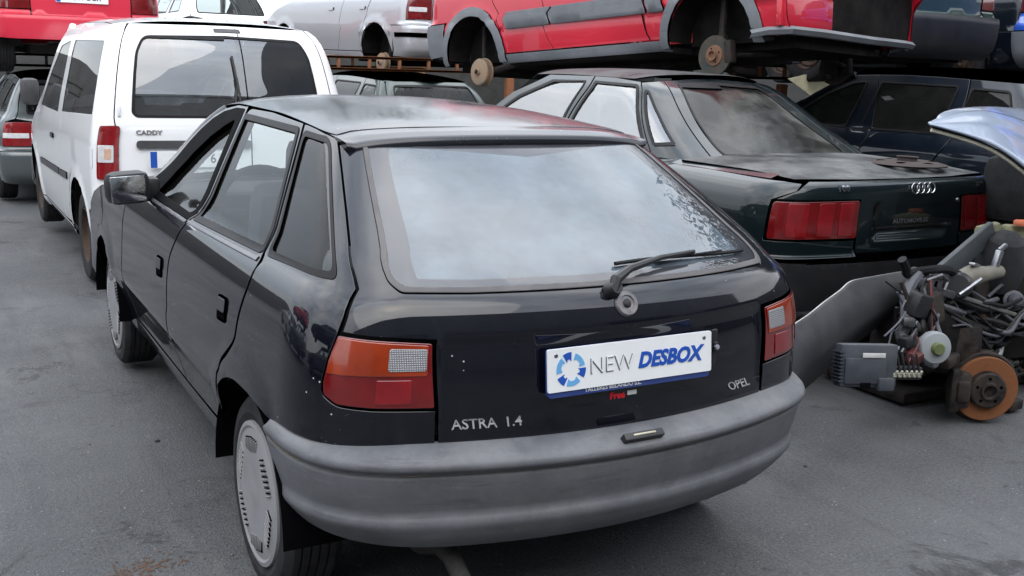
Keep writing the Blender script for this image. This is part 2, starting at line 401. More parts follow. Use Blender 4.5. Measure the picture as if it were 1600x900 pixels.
def inset(poly, d):
    """move a CCW polygon inward by d"""
    a, b, c = np.roll(poly, 1, 0), poly, np.roll(poly, -1, 0)
    def nn(u, v): t = v - u; t = t/(np.linalg.norm(t, axis=1, keepdims=True) + 1e-12); return np.stack([-t[:, 1], t[:, 0]], 1)
    m = nn(a, b) + nn(b, c); m /= (np.linalg.norm(m, axis=1, keepdims=True) + 1e-9)
    cs = np.clip((m*nn(b, c)).sum(1, keepdims=True), .5, 1)
    return poly + m*d/cs
def inside(P, poly):
    x, y = P[:, 0], P[:, 1]; c = np.zeros(len(P), bool); n = len(poly)
    for i in range(n):
        x1, y1 = poly[i]; x2, y2 = poly[(i+1) % n]
        if y1 == y2: continue
        m = ((y1 > y) != (y2 > y)) & (x < (x2 - x1)*(y - y1)/(y2 - y1) + x1); c ^= m
    return c
def conv(S, outline):
    o = []
    for p in outline:
        if len(p) == 3 and p[0] == 'y': o.append((S.qy(p[1], p[2]), p[2]))
        elif len(p) == 3 and p[0] == 'x': o.append((S.qx(p[1], p[2]), p[2]))
        else: o.append((p[0], p[1]))
    return o
def patch(name, fP, fN, outline, m, parent, holes=(), h=.03, gap=.0018, depth=.012, rnd=.0, off=0., mirror=False, label=None, edge=.0022, hr=None, flip=False):
    """surface panel: outline (and holes) cut from the surface fP(u, v), with rolled edges and a return wall"""
    if rnd == 'auto':
        o_ = dedup(outline); a_, b_, c_ = np.roll(o_, 1, 0), o_, np.roll(o_, -1, 0); u_, v_ = b_ - a_, c_ - b_
        cs = (u_*v_).sum(1)/(np.linalg.norm(u_, axis=1)*np.linalg.norm(v_, axis=1) + 1e-12); rnd = [float(.06 if c > .55 else 0) for c in cs]
        if hr is None: hr = .02
        outline = o_
    loops = []; outline = dedup(outline); holes = [dedup(hh) for hh in holes]
    o = fillet(outline, rnd) if (isinstance(rnd, list) or rnd) else np.array(outline, float)
    if area(o) < 0: o = o[::-1]
    loops.append((inset(densify(o, h), gap), 1))
    for i, hl in enumerate(holes):
        rr = hr if hr is not None else rnd
        p = fillet(hl, rr) if rr else np.array(hl, float)
        if area(p) < 0: p = p[::-1]
        loops.append((inset(densify(p, h), -gap*.3)[::-1], -1))
    pts, edges, ring = [], [], []
    for lp, sg in loops:
        b = len(pts); n = len(lp); inn = inset(lp, edge)
        pts += list(lp); edges += [(b + k, b + (k+1) % n) for k in range(n)]
        ring.append((b, n)); pts += list(inn); edges += [(b + n + k, b + n + (k+1) % n) for k in range(n)]
    lo, hi = loops[0][0].min(0), loops[0][0].max(0)
    gx = np.arange(lo[0] + h*.37, hi[0], h); gy = np.arange(lo[1] + h*.37, hi[1], h)
    G = np.stack(np.meshgrid(gx, gy), -1).reshape(-1, 2)
    if len(G):
        k = inside(G, loops[0][0])
        for lp, _ in loops[1:]: k &= ~inside(G, lp)
        G = G[k]
        allb = np.concatenate([np.array(lp) for lp, _ in loops])
        if len(G):
            dmin = np.full(len(G), 9.)
            for j in range(0, len(allb), 200): dmin = np.minimum(dmin, np.sqrt(((G[:, None] - allb[None, j:j+200])**2).sum(-1)).min(1))
            G = G[dmin > h*.42]
    pts += list(G)
    vo, eo, fo, *_ = delaunay_2d_cdt([Vector((float(p[0]), float(p[1]))) for p in pts], edges, [], 0, 1e-6)
    V2 = np.array([(v[0], v[1]) for v in vo]); T = [tuple(f) for f in fo]
    cen = np.array([V2[list(f)].mean(0) for f in T])
    k = inside(cen, loops[0][0])
    for lp, _ in loops[1:]: k &= ~inside(cen, lp)
    T = [t for t, kk in zip(T, k) if kk]
    P = fP(V2[:, 0], V2[:, 1]); N = fN(V2[:, 0], V2[:, 1])
    if np.ndim(off) or off: P = P + N*off
    # boundary loops in the output: match by coordinates
    key = {(round(v[0], 5), round(v[1], 5)): i for i, v in enumerate(V2)}
    V = list(P); NN = list(N); F = []
    want = N[T[0][0]]
    t0 = T[0]; fn = np.cross(P[t0[1]] - P[t0[0]], P[t0[2]] - P[t0[0]])
    if float(fn @ want) < 0: T = [t[::-1] for t in T]
    F += T; bset = {}
    for (lp, sg) in loops:
        ids = [key.get((round(float(p[0]), 5), round(float(p[1]), 5))) for p in lp]
        ids = [i for i in ids if i is not None]; n = len(ids)
        if n < 3: continue
        base = len(V)
        for a in range(n):
            i, i0, i1 = ids[a], ids[a-1], ids[(a+1) % n]
            tg = P[i1] - P[i0]; ow = np.cross(tg, N[i]); l = np.linalg.norm(ow)
            ow = ow/l if l > 1e-9 else N[i]
            ow2 = ow if True else -ow
            # outward must point away from panel: compare with inner neighbour in uv
            V.append(P[i] - N[i]*depth); NN.append(ow2); bset[i] = ow2
        for a in range(n):
            b2 = (a+1) % n; F.append((ids[a], ids[b2], base + b2, base + a))
    # fix orientation of outward vectors and walls using centroid test
    Pv = np.array(V)
    for i, ow in bset.items():
        V[i] = V[i] - N[i]*.0009
    V = np.array(V); NN = np.array(NN)
    # sign of outward: for CCW loops in uv, outward = tangent x normal if (Pu x Pv).N>0
    e_ = 1e-3; u0, v0 = V2[T[0][0]]
    pu = fP(np.array([u0 + e_]), np.array([v0]))[0] - fP(np.array([u0]), np.array([v0]))[0]; pv = fP(np.array([u0]), np.array([v0 + e_]))[0] - fP(np.array([u0]), np.array([v0]))[0]
    s_ = 1. if float(np.cross(pu, pv) @ want) > 0 else -1.
    nT = len(P)
    NN[nT:] *= s_
    for i, ow in bset.items():
        t = NN[i]*.72 + ow*s_*.69; NN[i] = t/np.linalg.norm(t)
    if s_ < 0: F = F[:len(T)] + [f[::-1] for f in F[len(T):]]
    res = []
    if mirror in (False, 'both'): res.append(obj(name, V, F, m, parent, normals=NN, label=label))
    if mirror in (True, 'both'):
        V2_, N2_ = V*np.array([-1, 1, 1]), NN*np.array([-1, 1, 1])
        res.append(obj(name, V2_, [f[::-1] for f in F], m, parent if not isinstance(parent, (list, tuple)) else parent[1], normals=N2_, label=label))
    return res if len(res) > 1 else res[0]
def panel(S, name, outline, m, parent, holes=(), **k):
    return patch(name, S.P, S.N, conv(S, outline), m, parent, holes=[conv(S, hh) for hh in holes], **k)
def sym(half):
    """mirror a (q, z) half outline that starts and ends on the centre line"""
    return list(half) + [(-q, z) for q, z in half[::-1]]
def numN(fP, s=1.):
    def fN(u, v):
        e = 2e-3; n = np.cross(fP(u + e, v) - fP(u - e, v), fP(u, v + e) - fP(u, v - e))
        return s*n/(np.linalg.norm(n, axis=-1, keepdims=True) + 1e-12)
    return fN
def frame_ring(S, name, outline, wdt, m, parent, rnd=.02, off=.004, h=.03, depth=.012, mirror=False, label=None):
    o = np.array(conv(S, outline)); 
    if area(o) < 0: o = o[::-1]
    inner = inset(densify(o, 10.), wdt)
    return patch(name, S.P, S.N, o, m, parent, holes=[inner], rnd=rnd, off=off, h=h, depth=depth, mirror=mirror, label=label, gap=0, edge=.0015, hr=max(rnd - wdt*.6, .002))
def text(name, s, size, m, parent, fn, depth=.002, bold=0., shear=0., align='CENTER', label=None, sx=1.):
    """lettering as a mesh, laid on a surface by fn(x, y, h)"""
    c = bpy.data.curves.new(name, 'FONT'); c.body = s; c.size = size; c.extrude = depth/2; c.offset = bold; c.shear = shear; c.align_x = align; c.align_y = 'CENTER'
    c.resolution_u = 3
    t = bpy.data.objects.new(name, c); COL.objects.link(t)
    dg = bpy.context.evaluated_depsgraph_get(); me = bpy.data.meshes.new_from_object(t.evaluated_get(dg))
    bpy.data.objects.remove(t); bpy.data.curves.remove(c)
    for v in me.vertices: v.co = Vector([float(q) for q in fn(v.co.x*sx, v.co.y, v.co.z + depth/2)])
    me.materials.clear(); me.materials.append(mat(m)); me.name = name
    o = bpy.data.objects.new(name, me); COL.objects.link(o); o.parent = parent
    if label: o['label'] = label
    return o
def kids(o): return [c for c in list(bpy.data.objects) if c.parent == o]
paint('black_paint', (.0022, .0030, .0068), dust=.24, dustcol=(.08, .08, .09), rough=.4, ci=1.60, bspec=.04)
plastic('seal_black', (.003, .003, .004), rough=.6, dust=0, spec=0.04)
plastic('handle_grey', (.035, .037, .045), rough=.22, dust=.15)
plastic('highlight_grey', (.10, .10, .11), rough=.18, dust=.15)
glass('glass_film', tint=(.8, .86, .9), ior=1.3, dust=.80, dustcol=(.36, .42, .49))
paint('black_paint_roof', (.010, .011, .016), dust=.42, dustcol=(.075, .07, .085), rough=.45, ci=1.55, crough=.08, bspec=.1, coat=.85)
plastic('bumper_grey', (.100, .104, .114), rough=.5, var=.22, scale=7, streak=.45, dust=.55, scratch=1., dustcol=(.25, .25, .245))
plastic('black_plastic', (.012, .012, .014), rough=.38, var=.3, dust=.22, dustcol=(.12, .12, .12))
plastic('black_rubber', (.007, .007, .008), rough=.42, var=.3, dust=.10, dustcol=(.13, .125, .12), spec=0.2)
plastic('grey_rubber', (.075, .07, .072), rough=.55, var=.2, dust=.4, dustcol=(.18, .17, .16))
plastic('tyre_rubber', (.022, .022, .024), rough=.72, var=.35, scale=16, dust=.5, dustcol=(.11, .105, .10), bump=.3, spec=0.2)
plastic('interior_dark', (.018, .018, .02), rough=.75, dust=0, spec=0.15)
plastic('seat_fabric', (.035, .036, .042), rough=.9, dust=0, scale=30, spec=0.1)
plastic('seat_fabric_light', (.11, .115, .125), rough=.9, dust=0, scale=30)
plastic('hubcap_silver', (.25, .25, .26), rough=.42, var=.12, dust=.5, dustcol=(.27, .24, .2))
plastic('dark_void', (.004, .004, .005), rough=.9, dust=0, spec=0.0)
plastic('dirt_line', (.20, .16, .085), rough=.9, var=.5, scale=30, dust=0)
plastic('white_plate', (.78, .79, .80), rough=.35, var=.04, dust=.25, dustcol=(.5, .5, .48), bump=.02)
plastic('plate_blue', (.01, .075, .40), rough=.4, var=.05, dust=0, bump=.02)
plastic('plate_light_blue', (.13, .38, .68), rough=.4, var=.05, dust=0, bump=.02)
plastic('plate_navy', (.02, .045, .19), rough=.4, var=.1, dust=.3, bump=.02)
plastic('plate_outline', (.10, .11, .13), rough=.4, var=.1, dust=0, bump=.02)
plastic('sticker_red', (.55, .012, .02), rough=.4, var=.1, dust=0, bump=.02)
plastic('sticker_white', (.6, .6, .6), rough=.4, var=.1, dust=.2, bump=.02)
metal('mirror_silver', (.75, .77, .8), rough=.06, grime=.25)
metal('rim_steel', (.07, .06, .055), rough=.65, rust=.35, rustcol=(.09, .05, .03))
plastic('letter_grey', (.20, .20, .215), rough=.35, dust=.3)
metal('chrome_dull', (.42, .42, .44), rough=.28, grime=.5)
metal('steel_grey', (.28, .28, .29), rough=.5, rust=.15, grime=.5)
metal('exhaust_steel', (.05, .047, .045), rough=.75, rust=.15, rustcol=(.03, .022, .018), grime=.7, met=.3)
metal('rusty_iron', (.16, .125, .105), rough=.7, rust=.7, rustcol=(.12, .065, .04))
lens('lamp_amber', (.27, .030, .006), rough=.14)
lens('lamp_red', (.14, .004, .005), rough=.14)
lens('lamp_red_bright', (.21, .005, .008), rough=.18)
lens('lamp_white', (.42, .42, .44), rough=.2, rib=.5, ribscale=58.)
lens('lamp_lens_yellow', (.42, .38, .26), rough=.3)
lens('lamp_clear', (.62, .62, .63), rough=.2)
glass('rear_glass', tint=(.86, .9, .92), ior=1.72, dust=.05, dustcol=(.5, .52, .55), streaks=True)
glass('side_glass', tint=(.90, .95, .94), ior=1.27, dust=.01)
plastic('frit_band', (.05, .045, .06), rough=.3, var=.2, dust=.3, dustcol=(.2, .18, .2), bump=.03)

paint('white_paint', (.82, .83, .84), dust=.16, dustcol=(.42, .40, .36), rough=.4, specks=False, ci=1.45)
plastic('dark_trim', (.045, .046, .050), rough=.55, var=.25, dust=.3)
glass('van_reflection_dark', tint=(.05, .055, .065), ior=1.32, dust=.04, dustcol=(.3, .32, .36))
plastic('van_post', (.16, .17, .185), rough=.4, dust=.1)
lens('lamp_amber_pale', (.62, .40, .30), rough=.25)
glass('van_glass', tint=(.30, .33, .35), ior=2.5, dust=.05, dustcol=(.6, .62, .64))
paint('saloon_paint', (.004, .009, .011), dust=.22, dustcol=(.09, .10, .10), rough=.4, specks=False, ci=1.5, bspec=.1)
paint('dusty_dark', (.010, .014, .016), dust=1.0, dustcol=(.19, .19, .185), rough=.6, coat=.5, specks=False, crough=.3)
paint('dusty_roof', (.010, .014, .014), dust=.9, dustcol=(.12, .12, .12), rough=.6, coat=.5, specks=False, crough=.25)
glass('saloon_glass', tint=(.62, .68, .66), ior=3.4, dust=.12)
glass('dark_glass', tint=(.10, .13, .12), ior=1.35, dust=.03)
glass('dusty_glass', tint=(.12, .14, .14), ior=1.28, dust=.8, dustcol=(.15, .15, .14), rough=.08, patchy=True)
metal('chrome_dark', (.12, .12, .13), rough=.35, grime=.6)
metal('chrome_bright', (.75, .76, .78), rough=.18, grime=.15)
plastic('faint_letter', (.10, .10, .11), rough=.5, dust=0)
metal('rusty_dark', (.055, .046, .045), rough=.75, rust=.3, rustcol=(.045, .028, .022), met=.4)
metal('drum_face', (.38, .34, .28), rough=.6, rust=.45, rustcol=(.22, .13, .07), grime=.5)
metal('disc_dark', (.07, .09, .085), rough=.6, rust=.3, rustcol=(.10, .05, .03))
metal('susp_metal', (.05, .047, .046), rough=.65, rust=.3, rustcol=(.045, .030, .022), grime=.6)
plastic('underbody_dark', (.012, .011, .011), rough=.85, var=.5, scale=7, dust=.5, dustcol=(.07, .062, .055), spec=0.08)
paint('red_paint', (.48, .012, .03), dust=.25, dustcol=(.25, .16, .16), rough=.4, specks=False, fade=.2)
paint('red_paint_old', (.55, .018, .045), dust=.25, dustcol=(.45, .25, .25), rough=.5, specks=False, coat=.6, crough=.15)
plastic('grey_cladding', (.14, .15, .165), rough=.6, var=.18, scale=4, streak=.3, dust=.4, dustcol=(.26, .26, .25))
paint('silver_paint', (.46, .47, .49), dust=.25, dustcol=(.35, .33, .3), rough=.35, specks=False, metal=.35)
paint('blue_paint', (.02, .09, .50), dust=.25, dustcol=(.2, .22, .3), rough=.4, specks=False, coat=.7)
paint('grey_green_paint', (.085, .10, .105), dust=.3, dustcol=(.22, .22, .2), rough=.35, specks=False, metal=.3)
paint('dark_green_paint', (.012, .030, .026), dust=.4, dustcol=(.1, .11, .1), rough=.4, specks=False)
paint('dark_blue_paint', (.003, .006, .012), dust=.2, bspec=.15, dustcol=(.06, .07, .09), rough=.4, specks=False)
metal('rust_orange', (.11, .058, .034), rough=.75, rust=.75, rustcol=(.115, .043, .016), grime=.3, met=.4)
plastic('strut_dome', (.030, .030, .034), rough=.7, dust=.3, spec=0.2)
plastic('rail_beige', (.095, .093, .088), rough=.65, var=.35, scale=14, streak=.4, dust=.4)
plastic('wing_dirty', (.020, .020, .021), rough=.75, var=.7, scale=9, dust=.7, dustcol=(.055, .052, .05), spec=0.2)
plastic('arm_grey', (.06, .07, .078), rough=.5, dust=.3)
plastic('foam_yellow', (.30, .29, .18), rough=.9, var=.3, scale=22, dust=.3)
plastic('lamp_orange', (.75, .20, .10), rough=.4, dust=.1)
plastic('pipe_tan', (.16, .15, .12), rough=.5, var=.3, dust=.3)
metal('alloy_bright', (.40, .41, .43), rough=.45, grime=.6)
plastic('greasy_black', (.014, .013, .013), rough=.35, var=.6, scale=20, dust=.5, dustcol=(.05, .045, .04), spec=0.35)
metal('alloy_dull', (.20, .20, .21), rough=.5, grime=.6)
plastic('hose_grey', (.06, .062, .075), rough=.5, dust=.3)
plastic('wire_red', (.09, .012, .012), rough=.5, dust=.2)
plastic('reservoir_white', (.24, .26, .27), rough=.35, var=.08, dust=.3)
plastic('cap_green', (.09, .11, .04), rough=.5, dust=.3)
plastic('unit_grey', (.040, .046, .058), rough=.5, var=.25, dust=.4, spec=0.3)
plastic('sticker_bright', (.5, .5, .48), rough=.5, dust=0)
plastic('pin_cream', (.34, .33, .27), rough=.5, dust=.2)
plastic('wing_grey', (.032, .033, .038), rough=.5, var=.15, scale=3, dust=.35, dustcol=(.16, .155, .15), spec=0.25)
plastic('wing_edge', (.42, .42, .40), rough=.5, dust=.1)
paint('pale_blue_paint', (.27, .32, .41), dust=.2, dustcol=(.45, .45, .45), specks=False, rough=.35)
plastic('cream_edge', (.55, .52, .42), rough=.5, dust=.2)
plastic('cream_board', (.62, .58, .40), rough=.8, dust=.1)
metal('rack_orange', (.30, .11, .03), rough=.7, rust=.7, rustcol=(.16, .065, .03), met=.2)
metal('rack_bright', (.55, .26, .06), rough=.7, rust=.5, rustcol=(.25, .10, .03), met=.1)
plastic('hall_sheet', (.16, .165, .17), rough=.6, var=.15, dust=.2)
plastic('block_wall', (.05, .05, .048), rough=.9, var=.25, scale=3, dust=.3)
plastic('bark', (.07, .055, .04), rough=.9, dust=0)
plastic('foliage', (.035, .065, .022), rough=.7, var=.6, scale=1.5, dust=0)
plastic('grit', (.17, .17, .165), rough=.9, var=.5, scale=30, dust=0)
plastic('leaf_brown', (.085, .045, .028), rough=.8, var=.5, scale=30, dust=0)
plastic('jug_red', (.55, .03, .02), rough=.4, dust=.1)
# ------------------------------------------------------------------ ground: one asphalt sheet, falling gently away up the yard
def gz(x, y): return -.045*max(0., y - 2.6)*(1 if y < 14 else 0) - (.513 if y >= 14 else 0) if y > 2.6 else 0.
def gzf(y): return -.030*np.clip(y - 2.2, 0, 11.)
t = NT('asphalt')
wp = t.n('ShaderNodeNewGeometry').outputs['Position']
nf = t.noise(240, 3, .7, wp); nm = t.noise(75, 4, .75, wp); nl = t.noise(1.1, 6, .65, wp); nb_ = t.noise(.32, 4, .55, wp)
vo = t.n('ShaderNodeTexVoronoi', {'Vector': wp, 'Scale': 110.}).outputs['Distance']
col = t.mix(t.ramp(nf, .3, .72), (.034, .035, .038), (.158, .161, .168))
col = t.mix(t.ramp(nm, .40, .60), t.mix(.68, col, (.030, .031, .033)), col)
col = t.mix(t.math('MULTIPLY', t.ramp(nl, .40, .66), .55), col, (.125, .127, .130))
col = t.mix(t.math('MULTIPLY', t.ramp(nb_, .42, .62), .4), col, (.040, .042, .045))
stn = t.math('MULTIPLY', t.ramp(t.noise(2.3, 6, .72, wp, .4), .58, .68), .6); col = t.mix(stn, col, (.022, .023, .026))
oil = t.math('MULTIPLY', t.ramp(t.noise(1.6, 7, .75, t.n('ShaderNodeMapping', {'Vector': wp, 'Location': (3.1, 1.7, 0)}).outputs[0], .8), .60, .635), .65); col = t.mix(oil, col, (.016, .017, .019))
tyr = t.math('MULTIPLY', t.ramp(t.noise(1., 5, .65, t.n('ShaderNodeMapping', {'Vector': wp, 'Scale': (7., .35, 1.)}).outputs[0]), .56, .66), .35); col = t.mix(tyr, col, (.045, .046, .050))
dst = t.math('MULTIPLY', t.ramp(t.noise(.9, 5, .7, t.n('ShaderNodeMapping', {'Vector': wp, 'Scale': (2.6, .5, 1.)}).outputs[0]), .55, .72), .35); col = t.mix(dst, col, (.19, .188, .18))
ck = t.n('ShaderNodeTexVoronoi', {'Vector': t.n('ShaderNodeVectorMath', {0: wp, 1: t.n('ShaderNodeVectorMath', {0: t.n('ShaderNodeTexNoise', {'Vector': wp, 'Scale': 3.5, 'Detail': 5}).outputs[1], 'Scale': .35}, operation='SCALE').outputs[0]}, operation='ADD').outputs[0], 'Scale': .75}, feature='DISTANCE_TO_EDGE').outputs['Distance']
ckm = t.math('MULTIPLY', t.ramp(ck, .002, .007, 1., 0.), t.ramp(t.noise(.6, 2, .5, wp), .60, .66)); col = t.mix(t.math('MULTIPLY', ckm, .35), col, (.015, .015, .016))
vs = t.n('ShaderNodeTexVoronoi', {'Vector': wp, 'Scale': 17., 'Randomness': 1.}).outputs['Distance']
col = t.mix(t.math('MULTIPLY', t.ramp(vs, .035, .07, 1., 0.), t.ramp(t.noise(7, 2, .5, wp), .48, .58)), col, (.33, .33, .32))
vs2 = t.n('ShaderNodeTexVoronoi', {'Vector': wp, 'Scale': 46., 'Randomness': 1.}).outputs['Distance']
col = t.mix(t.math('MULTIPLY', t.ramp(vs2, .10, .16, .7, 0.), t.ramp(t.noise(11, 2, .5, wp), .45, .6)), col, (.22, .22, .22))
hgt = t.math('ADD', t.math('MULTIPLY', t.ramp(vo, 0., .5), .6), t.math('ADD', t.math('MULTIPLY', nm, .8), t.math('MULTIPLY', ckm, -1.5)))
t.done(t.bsdf(color=col, rough=.82, normal=t.bump(hgt, .8, .007)))
ys = np.concatenate([[-300, -40, -10], np.arange(-4, 14.1, .5), [20, 50, 300]]); xs = np.array([-300, -40, -10, -5, 0, 5, 10, 40, 300.])
V = [(x, y, float(gzf(y))) for y in ys for x in xs]; nx = len(xs)
F = [(j*nx + i, j*nx + i + 1, (j+1)*nx + i + 1, (j+1)*nx + i) for j in range(len(ys) - 1) for i in range(nx - 1)]
tag(obj('ground', V, F, 'asphalt'), 'grey worn asphalt of the scrapyard', kind='structure')
# ------------------------------------------------------------------ the black hatchback
def wheel(parent, c, side, r, wd, cover='hero', rim_r=.19, name='wheel'):
    """tyre + rim/cover; side -1 left, +1 right; returns the wheel part"""
    x, y, z = c; s = side; mb = MB()
    hw = wd/2
    prof = [(rim_r - .005, -hw*.75), (rim_r + .012, -hw*.95), (r*.82, -hw*1.06), (r*.93, -hw*1.0), (r*.985, -hw*.82)]
    for k in range(5):
        a = -hw*.62 + k*hw*.31
        prof += [(r, a - hw*.11), (r, a + hw*.11), (r - .008, a + hw*.13), (r - .008, a + hw*.18)] if k < 4 else [(r, a - hw*.11), (r, a + hw*.11)]
    prof += [(r*.985, hw*.82), (r*.93, hw*1.0), (r*.82, hw*1.06), (rim_r + .012, hw*.95), (rim_r - .005, hw*.75)]
    mb.lathe(prof, c, (1, 0, 0), 64)
    w = mb.build(name, 'tyre_rubber', parent, smooth=28.)
    mb = MB()
    if cover == 'hero':
        R_ = .213
        mb.lathe([(.0, hw*1.10*s), (.035, hw*1.10*s), (.05, (hw*1.07)*s), (.10, (hw*1.16)*s), (.165, (hw*1.10)*s), (.192, (hw*1.04)*s), (.200, (hw*1.10)*s), (R_, (hw*1.06)*s), (R_ + .002, hw*.9*s)], c, (1, 0, 0), 72)
        wc = mb.build('wheel_cover', 'hubcap_silver', w, smooth=40.)
        for g in range(6):
            mb = MB(); mr = MB()
            a0 = g*PI/3 + .35
            for k in range(7):
                # slanted parallel slots in a group, each slot dark with a raised lip
                u = (k - 3)*.0165; l = .036 - abs(k - 3)*.003
                ca, sa = cos(a0), sin(a0)
                rr = .148; tx, ty = -sa, ca
                cy, cz = ca*rr + tx*u, sa*rr + ty*u
                rad = math.hypot(cy, cz); hx = np.interp(rad, [.10, .165, .192], [hw*1.16, hw*1.10, hw*1.04])
                ang = math.atan2(sa, ca) + .35
                rot = Matrix.Rotation(ang, 3, 'X')
                mb.box((x + s*(hx + .0005), y + cy, z + cz), (.006, l*1.35, .0042), rot, .002)
                off = rot @ Vector((0, 0, .008))
                mr.box((x + s*(hx + .001), y + cy + off.y, z + cz + off.z), (.008, l*1.3, .0045), rot, .0018)
            mb.build('cover_slots', 'dark_void', w); mr.build('cover_ribs', 'hubcap_silver', w)
    elif cover == 'steel':
        mb.lathe([(0, hw*.35*s), (.03, hw*.55*s), (.06, hw*.5*s), (.09, hw*.25*s), (.13, hw*.3*s), (rim_r*.82, hw*.6*s), (rim_r*.93, hw*.55*s), (rim_r, hw*.95*s), (rim_r + .006, hw*.9*s)], c, (1, 0, 0), 48)
        wc = mb.build('rim', 'rim_steel', w, smooth=40.)
        mb = MB()
        for k in range(5):
            a = k*2*PI/5; mb.lathe([(0, hw*.48*s), (.011, hw*.48*s), (.011, hw*.2*s)], (x, y + .055*cos(a), z + .055*sin(a)), (1, 0, 0), 8)
        mb.build('wheel_bolts', 'rusty_iron', w)
    # inner side closing disc
    mb = MB(); mb.lathe([(0, -hw*.5*s), (rim_r*.99, -hw*.7*s)], c, (1, 0, 0), 32); mb.build('brake_side', 'dark_void', w)
    return w

def sbox(x0, x1, y0, y1, z0, z1): return ((x0+x1)/2, (y0+y1)/2, (z0+z1)/2), (abs(x1-x0), abs(y1-y0), abs(z1-z0))

S = HERO
car = empty('parked_car', 'black five-door hatchback with grey bumper and white plate, nearest car in the yard', 'car')
BP = 'black_paint'
zr = Curve([(.70,1.292),(.82,1.306),(1.1,1.326),(1.5,1.342),(1.9,1.343),(2.1,1.330),(2.25,1.30),(2.4,1.25)])
zc = Curve([(.66,1.318),(.85,1.343),(1.0,1.357),(1.4,1.377),(1.8,1.382),(2.05,1.376),(2.3,1.355),(2.4,1.33)])
Yl = lambda *a: [('y', y, z) for y, z in a]
hatch_seam = [(.803, 1.303), (.778, 1.218), (.757, 1.134), (.744, 1.068), (.741, 1.0), (.740, .96), (.734, .92), (.741, .884)]
light_out = [(.741, .884), (.761, .813), (.772, .76), (.770, .731), (.73, .706), (.647, .700)]
light_in = [S.qx(-.527, .866), S.qx(-.527, .70)]
arch_r = [(.50,.598),(.54,.606),(.67,.620),(.80,.620),(.89,.603),(.96,.565),(1.03,.50),(1.08,.42),(1.10,.33),(1.10,.26)]
qwin = Yl((1.075,1.297),(.885,1.290),(.375,.998),(.80,.986))
q_out = (Yl((1.125,1.325),(1.0,1.318)) + hatch_seam + light_out[1:] + [(light_in[1], .697), (light_in[1] - .002, .60), (.64, .60), (.76, .606), (.92, .606)] +
         Yl(*arch_r) + Yl((1.13,.26),(1.13,.335),(1.10,.40),(.982,.527),(.975,.58),(.955,.63),(.90,.665),(.835,.725),(.818,.79),(.796,.849),(.778,.906),(.785,.961),(.83,.98)))
for sd, mir in (('l', False), ('r', True)):
    pq = panel(S, 'rear_quarter', q_out, BP, car, rnd='auto', holes=[qwin], mirror=mir, h=.028, hr=.03)
    g = panel(S, 'quarter_window', Yl((1.08,1.301),(.882,1.294),(.37,.995),(.80,.983)), 'side_glass', pq, mirror=mir, off=-.004, depth=.002, gap=0, rnd=.03)
    frame_ring(S, 'window_seal', Yl((1.095,1.308),(.875,1.302),(.345,.990),(.81,.975)), .017, 'black_rubber', pq, mirror=mir, rnd=.035, off=.003)
rdoor = Yl((1.80,1.336),(1.5,1.338),(1.14,1.325),(.84,.98),(.795,.958),(.788,.906),(.806,.849),(.828,.79),(.845,.725),(.91,.675),(.967,.635),(.987,.58),(.994,.527),(1.11,.405),(1.145,.345),(1.735,.340),(1.745,.62),(1.75,.70),(1.735,.80),(1.665,.896),(1.62,.955))
rwin = Yl((1.755,1.302),(1.155,1.298),(.865,.985),(1.585,.972))
fdoor = Yl((1.815,1.340),(1.96,1.340),(2.10,1.322),(2.20,1.292),(2.29,1.245),(2.36,1.19),(2.43,1.115),(2.52,1.025),(2.62,.950),(2.69,.943),(2.70,.80),(2.705,.60),(2.70,.345),(1.745,.340),(1.755,.62),(1.76,.70),(1.745,.80),(1.675,.896),(1.63,.955))
fwin = Yl((1.84,1.296),(1.93,1.272),(2.05,1.222),(2.16,1.150),(2.25,1.06),(2.32,.968),(1.675,.965))
